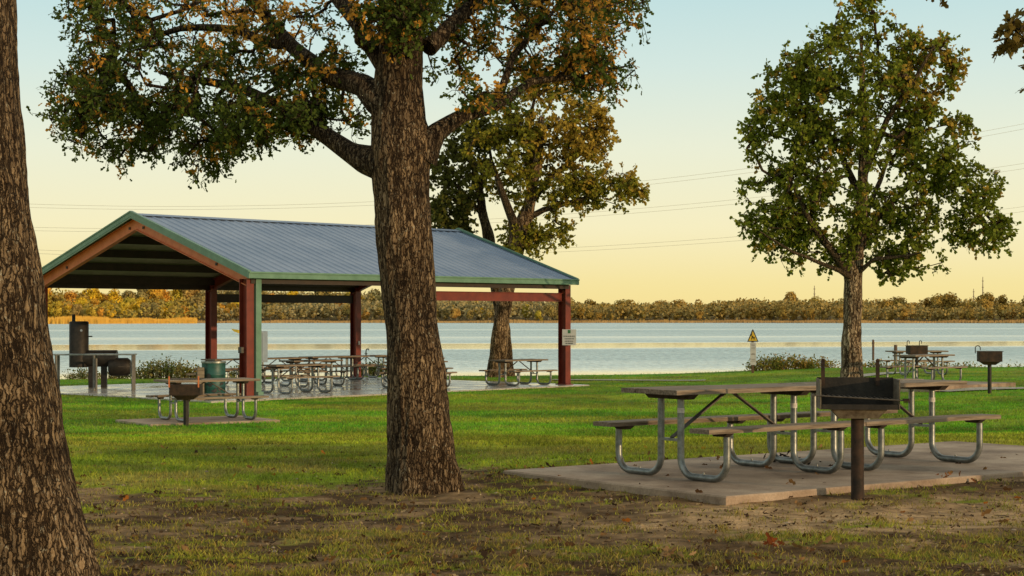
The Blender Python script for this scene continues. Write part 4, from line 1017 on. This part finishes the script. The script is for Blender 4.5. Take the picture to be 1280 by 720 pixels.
# ------------------------------------------------------------------ grass
def grass(name, n, y0, y1, hmin, hmax, wd, seed, thr=.5, wscale=1):
    rg = np.random.default_rng(seed)
    # even on the ground per unit of apparent size
    Y = 1 / (1 / y1 + rg.uniform(0, 1, n) * (1 / y0 - 1 / y1)); X = (rg.uniform(-1, 1, n)) * (Y * .40)
    X += rg.normal(size=n) * .02; b = bare(X, Y); cl = fbm(X * 5, Y * 5, 88, 2)
    keep = rg.uniform(0, 1, n) > np.clip(b * 1.08 - (cl - .5) * 1.2, .03, .985)
    keep &= pad_dist(X, Y, PC, .64, 6.22, 2.88) > 0
    keep &= pad_dist(X, Y, c3, .58, 2.57, 1.77) > 0
    keep &= pad_dist(X, Y, c4, .76, 3.92, 2.92) > 0
    keep &= pad_dist(X, Y, sc_, PT, PL + 2.0, PW + 1.3) > 0
    keep &= (Y < crest(X) + .8)
    X = X[keep]; Y = Y[keep]; b = b[keep]; n = len(X); Z = gh(X, Y)
    h = rg.uniform(hmin, hmax, n) * (1 - .35 * b); a = rg.uniform(0, 2 * math.pi, n); ln = rg.normal(size=(n, 2)) * .45 * h[:, None]
    wv = np.stack([np.cos(a), np.sin(a), 0 * a], -1) * (wd * rg.uniform(.6, 1.3, n))[:, None]
    base = np.stack([X, Y, Z - .004], -1); mid = base + np.stack([ln[:, 0] * .35, ln[:, 1] * .35, h * .6], -1); tip = base + np.stack([ln[:, 0], ln[:, 1], h], -1)
    V = np.stack([base - wv, base + wv, mid + wv * .7, tip, mid - wv * .7], 1)
    c = lawn_col(X, Y); dry = np.clip(b * 1.1 + .75 * sstep(13.2, 11.8, Y) + rg.normal(size=n) * .25, 0, 1) * rg.uniform(.15, 1, n) * .9
    dc = np.array([.36, .235, .07]); c = c * (1 - dry[:, None]) + dc * dry[:, None]
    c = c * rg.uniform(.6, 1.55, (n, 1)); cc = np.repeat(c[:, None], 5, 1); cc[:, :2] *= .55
    return tag(np_mesh(name, V.reshape(-1, 3), np.arange(n * 5), np.full(n, 5), M['blade'], colr=cc.reshape(-1, 3)), 'green lawn grass thinning to dry tufts over bare earth in the foreground', 'grass', kind='stuff')
grass('grass', 230000, 9.6, 22, .02, .06, .0028, 1)
o_ = grass('lawn_grass', 200000, 22, 66, .03, .06, .007, 2); o_['label'] = 'short bright green lawn grass around the pavilion and out to the lake bank'
# fallen leaves and litter
rg = np.random.default_rng(78); n = 9000
Y = 1 / (1 / 20 + rg.uniform(0, 1, n) * (1 / 9.8 - 1 / 20)); X = rg.uniform(-1, 1, n) * Y * .36; ok = (pad_dist(X, Y, PC, .64, 6.2, 2.86) > .02) & (bare(X, Y) > .25 * rg.uniform(0, 1, n)); X = X[ok]; Y = Y[ok]; n = len(X)
D = rg.normal(size=(n, 3)); D[:, 2] *= .2; pal = np.array([(.09, .055, .03), (.22, .15, .08), (.40, .30, .17), (.04, .026, .016)])
tag(leaf_mesh('leaf_litter', np.stack([X, Y, gh(X, Y) + .006], -1), D, rg.uniform(.012, .038, n), pal[rg.choice(4, n, p=[.38, .32, .16, .14])], M['leaf'], None, OAKF, .9), 'fine crumbled leaf litter mixed into the foreground dirt', 'leaf litter', kind='stuff')
rg = np.random.default_rng(77); n = 1000
Y = 1 / (1 / 22 + rg.uniform(0, 1, n) * (1 / 9.8 - 1 / 22)); X = rg.uniform(-1, 1, n) * Y * .36
k_ = 170; a_ = rg.uniform(-.3, 6.2, k_); X[:k_] = (PC - d1 * 3.1 + d2 * (1.43 + .12))[0] + a_ * d1[0] + rg.normal(size=k_) * .08; Y[:k_] = (PC - d1 * 3.1 + d2 * (1.43 + .12))[1] + a_ * d1[1] + rg.normal(size=k_) * .08
keep = pad_dist(X, Y, PC, .64, 6.2, 2.86) > -.0; pd_ = ~keep
Z = gh(X, Y) + .012; Z[pd_] = .104; sel = keep | (rg.uniform(0, 1, n) < .35); X = X[sel]; Y = Y[sel]; Z = Z[sel]; n = len(X)
D = rg.normal(size=(n, 3)); D[:, 2] *= .25; pal = np.array([(.10, .05, .02), (.2, .11, .04), (.30, .17, .07), (.06, .035, .02), (.34, .12, .02)])
tag(leaf_mesh('fallen_leaves', np.stack([X, Y, Z], -1), D, rg.uniform(.03, .08, n), pal[rg.choice(5, n, p=[.3, .3, .15, .2, .05])], M['leaf'], None, OAKF, .8), 'brown fallen leaves scattered over the dirt and around the nearest pad', 'leaves', kind='stuff')
def leafpile(u, v, r, n, seed, label, colr, zt=0.0, flat=.35):
    rg = np.random.default_rng(seed); Y = F * (EYE - zt) / (v - V0); c = np.array([px(u, Y), Y, (float(gh(px(u, Y), Y)) if zt == 0 else zt) + .01])
    P = c + rg.normal(size=(n, 3)) * [r, r, r * flat]; P[:, 2] = np.maximum(P[:, 2], c[2]); D = rg.normal(size=(n, 3))
    return tag(leaf_mesh('leaf_pile', P, D, rg.uniform(.04, .09, n), np.array(colr)[None] * rg.uniform(.5, 1.3, (n, 1)), M['leaf'], None, OAK, .8), label, 'leaves', kind='stuff')
leafpile(966, 683, .035, 14, 1, 'small orange dead leaf spray lying in the foreground grass', (.30, .08, .02))
leafpile(1188, 609, .08, 40, 2, 'reddish brown dead leaf spray on dirt right of the grill post', (.22, .09, .03))
leafpile(985, 578, .09, 40, 3, 'dark leaf litter heap on the pad under the nearest tables', (.03, .022, .015), .10)
leafpile(836, 695, .05, 14, 4, 'pale tan curled leaves in the bottom foreground grass', (.4, .25, .12))
mt_ = MB(); rr = random.Random(31)
for k in range(150):
    Y = 1 / (1 / 18 + rr.random() * (1 / 9.9 - 1 / 18)); X = rr.uniform(-1, 1) * Y * .33
    if float(pad_dist(np.array(X), np.array(Y), PC, .64, 6.3, 2.95)) < 0: continue
    a = rr.uniform(0, 3.14); l_ = rr.uniform(.04, .16); p0 = (X, Y, float(gh(X, Y)) + .008); p1_ = (X + l_ * math.cos(a), Y + l_ * math.sin(a), float(gh(X + l_ * math.cos(a), Y + l_ * math.sin(a))) + .012)
    pm = ((p0[0] + p1_[0]) / 2 + rr.uniform(-.01, .01), (p0[1] + p1_[1]) / 2 + rr.uniform(-.01, .01), max(p0[2], p1_[2]) + rr.uniform(0, .012))
    mt_.tube([p0, pm, p1_], [.004, .0035, .002], 5, False)
tag(mt_.build('fallen_twigs', M['postwood']), 'thin fallen twigs strewn over the foreground earth', 'twigs', kind='stuff')
# small stones and soil crumbs
m = MB(); rr = random.Random(3)
for k in range(160):
    Y = 1 / (1 / 18 + rr.random() * (1 / 9.9 - 1 / 18)); X = rr.uniform(-1, 1) * Y * .33
    if float(pad_dist(np.array(X), np.array(Y), PC, .64, 6.3, 2.95)) < 0: continue
    r = rr.uniform(.006, .022); z = float(gh(X, Y)); vs = []
    for (a, b, c) in ((1, 0, 0), (-1, 0, 0), (0, 1, 0), (0, -1, 0), (0, 0, 1), (0, 0, -1), (.6, .6, .5), (-.6, .5, .5)):
        q = rr.uniform(.7, 1.3); vs.append((X + a * r * q, Y + b * r * q, z + c * r * q * .6))
    m.add(vs, [(0, 2, 6), (2, 4, 6), (4, 0, 6), (2, 1, 7), (1, 4, 7), (4, 2, 7), (1, 3, 4), (3, 0, 4), (0, 5, 2), (2, 5, 1), (1, 5, 3), (3, 5, 0)])
tag(m.build('pebbles', M['pad']), 'small pebbles and soil crumbs strewn over the bare foreground earth', 'pebbles', kind='stuff')

# ------------------------------------------------------------------ far shore
def crown_mesh(seed, m_, pine=False):
    rg = np.random.default_rng(seed); lumps = []
    for _ in range(9):
        a = rg.uniform(0, 2 * math.pi); q = rg.uniform(.2, 1) * 2.3; lumps.append((np.array([q * math.cos(a), q * math.sin(a), rg.uniform(3.0, 8.2)]), rg.uniform(1.2, 2.2)))
    lumps.append((np.array([0, 0, 8.2]), 2.0))
    P = []; D = []
    for c, r in lumps:
        n = 170; v = unit(rg.normal(size=(n, 3))); P.append(c + v * r * rg.uniform(.7, 1.08, (n, 1)) * [1, 1, .85]); D.append(np.cross(v, rg.normal(size=(n, 3))))
    P = np.vstack(P); D = unit(np.vstack(D)); n = len(P); k = len(BLOB); S = rg.uniform(.4, .85, n)
    Wd = unit(np.cross(D, rg.normal(size=(n, 3)) * .7 + P - [0, 0, 5])); s = BLOB
    V = P[:, None] + S[:, None, None] * (D[:, None] * s[None, :, :1] + Wd[:, None] * s[None, :, 1:2])
    o = np_mesh('crown', V.reshape(-1, 3), np.arange(n * k), np.full(n, k), m_)
    t = MB(); t.tube([(0, 0, -1), (.1, 0, 3), (-.1, .1, 7)], [.28, .2, .08], 5, False)
    for q in range(3): a = rg.uniform(0, 6.28); t.tube([(0, 0, 2.5 + q), (1.4 * math.cos(a), 1.4 * math.sin(a), 5 + q)], [.12, .05], 4, False)
    tr_ = t.build('trunk', M['far_trunk'])
    return o, tr_
FT = {}
for key in ('far_gold', 'far_olive', 'far_brown'):
    FT[key] = []
    for k in range(4):
        root = empty('far_tree'); c, t = crown_mesh(hash(key) % 1 + k + {'far_gold': 100, 'far_olive': 200, 'far_brown': 300}[key], M[key]); c.parent = root; t.parent = root
        FT[key].append([root, c, t, False])
LB = {'far_gold': 'golden autumn tree with painted-in sunlight in the wooded far shore at left', 'far_olive': 'grey olive tree in the middle part of the far shore woods', 'far_brown': 'amber brown tree in the wooded far shore at right'}
rr = random.Random(12)
def put_far(u, Y, s, key):
    x = px(u, Y); z = float(gh(x, Y)) - .3; e = rr.choice(FT[key])
    if e[3]:
        r = e[0].copy(); col.objects.link(r)
        for q in (e[1], e[2]): q2 = q.copy(); col.objects.link(q2); q2.parent = r
    else: r = e[0]; e[3] = True
    r.location = (x, Y, z); r.rotation_euler = (0, 0, rr.uniform(0, 6.28)); r.scale = (s * rr.uniform(.85, 1.25), s * rr.uniform(.85, 1.25), s)
    tag(r, LB[key], 'tree', 'trees of the ' + {'far_gold': 'golden', 'far_olive': 'grey olive', 'far_brown': 'amber'}[key] + ' far shore wood')
def zone(u):
    if u < 235: return 'far_gold' if rr.random() < .85 else 'far_olive'
    if u < 700: return 'far_gold' if rr.random() < .22 else 'far_olive'
    return 'far_brown'
for row, (dy, s0, s1, du) in enumerate(((8, .5, .85, 13.5), (45, .62, 1.15, 14), (95, .85, 1.5, 16))):
    u = 30 + row * 5
    while u < 1330:
        Y = float(shore_far(px(u, 830))) + dy + rr.uniform(-8, 12)
        if rr.random() < (1 if u < 520 else .85): put_far(u, Y, rr.uniform(s0, s1) * (1.18 if u < 520 else rr.choice((.75, .9, 1.0, 1.15)) ), zone(u))
        u += rr.uniform(.7, 1.3) * du
for key in FT:
    for e in FT[key]:
        if not e[3]: put_far(600, 900, 1, key)
# continuous woodland behind, one mass
def wood_mass(name, n, u0_, u1_, dy0, dy1, hh, m_, label, seed, wide=1):
    rg = np.random.default_rng(seed); u = rg.uniform(u0_, u1_, n); x = px(u, 860); sf = shore_far(x); y = sf + rg.uniform(dy0, dy1, n); x = (u - U0) * y / F
    top = hh * (.2 + .5 * vnoise(x * .11, y * .06, 9) + .75 * vnoise(x * .022, y * .01, 19) ** 1.5) + 1.5 * vnoise(x * .4, y * .2, 4)
    z = gh(x, y) + top * rg.uniform(0, 1, n) ** .45
    P = np.stack([x, y, z], -1); D = unit(rg.normal(size=(n, 3))); S = rg.uniform(.8, 1.9, n); k = len(BLOB); Wd = unit(np.cross(D, rg.normal(size=(n, 3))))
    V = P[:, None] + S[:, None, None] * (D[:, None] * BLOB[None, :, :1] + Wd[:, None] * BLOB[None, :, 1:2])
    return tag(np_mesh(name, V.reshape(-1, 3), np.arange(n * k), np.full(n, k), m_), label, 'woodland', kind='stuff')
M['mass_l'] = noisy('golden_wood_mass', (.22, .17, .04), (.50, .36, .05), .06, (1, 1, .5), .9, 0, 0, c3=(.38, .24, .04))  # left shore's golden sunlight carried in the wood's colour
M['mass_m'] = noisy('olive_wood_mass', (.26, .22, .10), (.40, .32, .13), .06, (1, 1, .5), .9, 0, 0, c3=(.26, .18, .05))
M['mass_r'] = noisy('amber_wood_mass', (.25, .19, .06), (.40, .28, .07), .06, (1, 1, .5), .9, 0, 0, c3=(.25, .14, .03))
wood_mass('woodland', 26000, -250, 250, 5, 260, 8.5, M['mass_l'], 'golden far shore woodland at left behind the reeds', 1)
wood_mass('woodland', 26000, 245, 700, 5, 260, 8.0, M['mass_m'], 'olive far shore woodland seen under the pavilion roof', 2)
wood_mass('woodland', 44000, 690, 1600, 5, 240, 9.5, M['mass_r'], 'amber far shore woodland across the right half of the lake', 3)
def reeds(name, u0_, u1_, yo, dep, h0, h1, n, m_, label, seed):
    rg = np.random.default_rng(seed); u = rg.uniform(u0_, u1_, n); x = px(u, 800); y = shore_far(x) + yo + rg.uniform(0, dep, n); x = (u - U0) * y / F
    h = rg.uniform(h0, h1, n) * (.6 + .8 * vnoise(x * .08, y * .05, 2)); w_ = .22
    V = np.stack([np.stack([x - w_, y, np.full(n, WATER_Z - .2)], -1), np.stack([x + w_, y, np.full(n, WATER_Z - .2)], -1), np.stack([x + rg.normal(size=n) * .25, y, WATER_Z + h], -1)], 1)
    return tag(np_mesh(name, V.reshape(-1, 3), np.arange(n * 3), np.full(n, 3), m_), label, 'reeds', kind='stuff')
reeds('reeds', -200, 136, -70, 40, 1.8, 3.0, 9000, M['reed'], 'tall golden reed bed at the left of the far shore', 1)
reeds('reeds', 130, 246, -55, 25, 1.4, 2.4, 5000, M['reed'], 'lower golden reed bed right of the tall one', 2)
reeds('reeds', 240, 1700, -12, 14, .8, 1.6, 16000, M['reedbrown'], 'thin brown reed fringe along the far shore', 3)

# ------------------------------------------------------------------ world, sun, camera
SUN_EL, SUN_AZ = 7.0, 128.0        # azimuth measured clockwise from the view direction (+Y)
w = bpy.data.worlds.new('World'); sc.world = w; w.use_nodes = True; nt = w.node_tree; N = nt.nodes; L = nt.links.new; N.clear()
out = N.new('ShaderNodeOutputWorld'); bg = N.new('ShaderNodeBackground')
sky = N.new('ShaderNodeTexSky'); sky.sky_type = 'NISHITA'; sky.sun_disc = False; sky.sun_elevation = R(SUN_EL); sky.sun_rotation = R(SUN_AZ)
sky.air_density = 1.2; sky.dust_density = 3.0; sky.ozone_density = 1.5
sk = nd(N, 'VectorMath', operation='SCALE'); sk.inputs['Scale'].default_value = .09; L(sky.outputs[0], sk.inputs[0])
tc = N.new('ShaderNodeTexCoord'); sp = N.new('ShaderNodeSeparateXYZ'); L(tc.outputs['Generated'], sp.inputs[0])
hz = ramp(N, [(0, (1.0, .80, .32)), (.018, (1.0, .84, .38)), (.05, (1.0, .92, .58)), (.095, (.89, .92, .72)), (.14, (.71, .86, .80)), (.18, (.57, .79, .80)), (.32, (.64, .73, .69)), (1, (.66, .61, .50))]); L(sp.outputs['Z'], hz.inputs[0])
mx = nd(N, 'Mix', data_type='RGBA'); mx.inputs[0].default_value = .92; L(sk.outputs[0], mx.inputs[6]); L(hz.outputs[0], mx.inputs[7])
L(mx.outputs[2], bg.inputs['Color']); bg.inputs['Strength'].default_value = 1.0; L(bg.outputs[0], out.inputs[0])
sd = bpy.data.lights.new('sun', 'SUN'); sd.energy = 2.5; sd.angle = R(.6); sd.color = (1, .68, .36)
so = bpy.data.objects.new('sun', sd); col.objects.link(so)
az, el = R(SUN_AZ), R(SUN_EL); dirv = Vector((math.sin(az) * math.cos(el), math.cos(az) * math.cos(el), math.sin(el)))
so.rotation_euler = dirv.to_track_quat('Z', 'Y').to_euler()
cd = bpy.data.cameras.new('camera'); cd.sensor_width = 36; cd.lens = 36 * F / 1280; cd.shift_y = (V0 - 360) / 1280; cd.clip_start = .1; cd.clip_end = 8000
co = bpy.data.objects.new('camera', cd); col.objects.link(co); co.location = (0, 0, EYE); co.rotation_euler = (R(90), 0, 0); sc.camera = co
sc.view_settings.view_transform = 'Standard'; sc.view_settings.look = 'None'; sc.view_settings.exposure = 0; sc.view_settings.gamma = 1
sc.cycles.max_bounces = 6; sc.cycles.transparent_max_bounces = 4
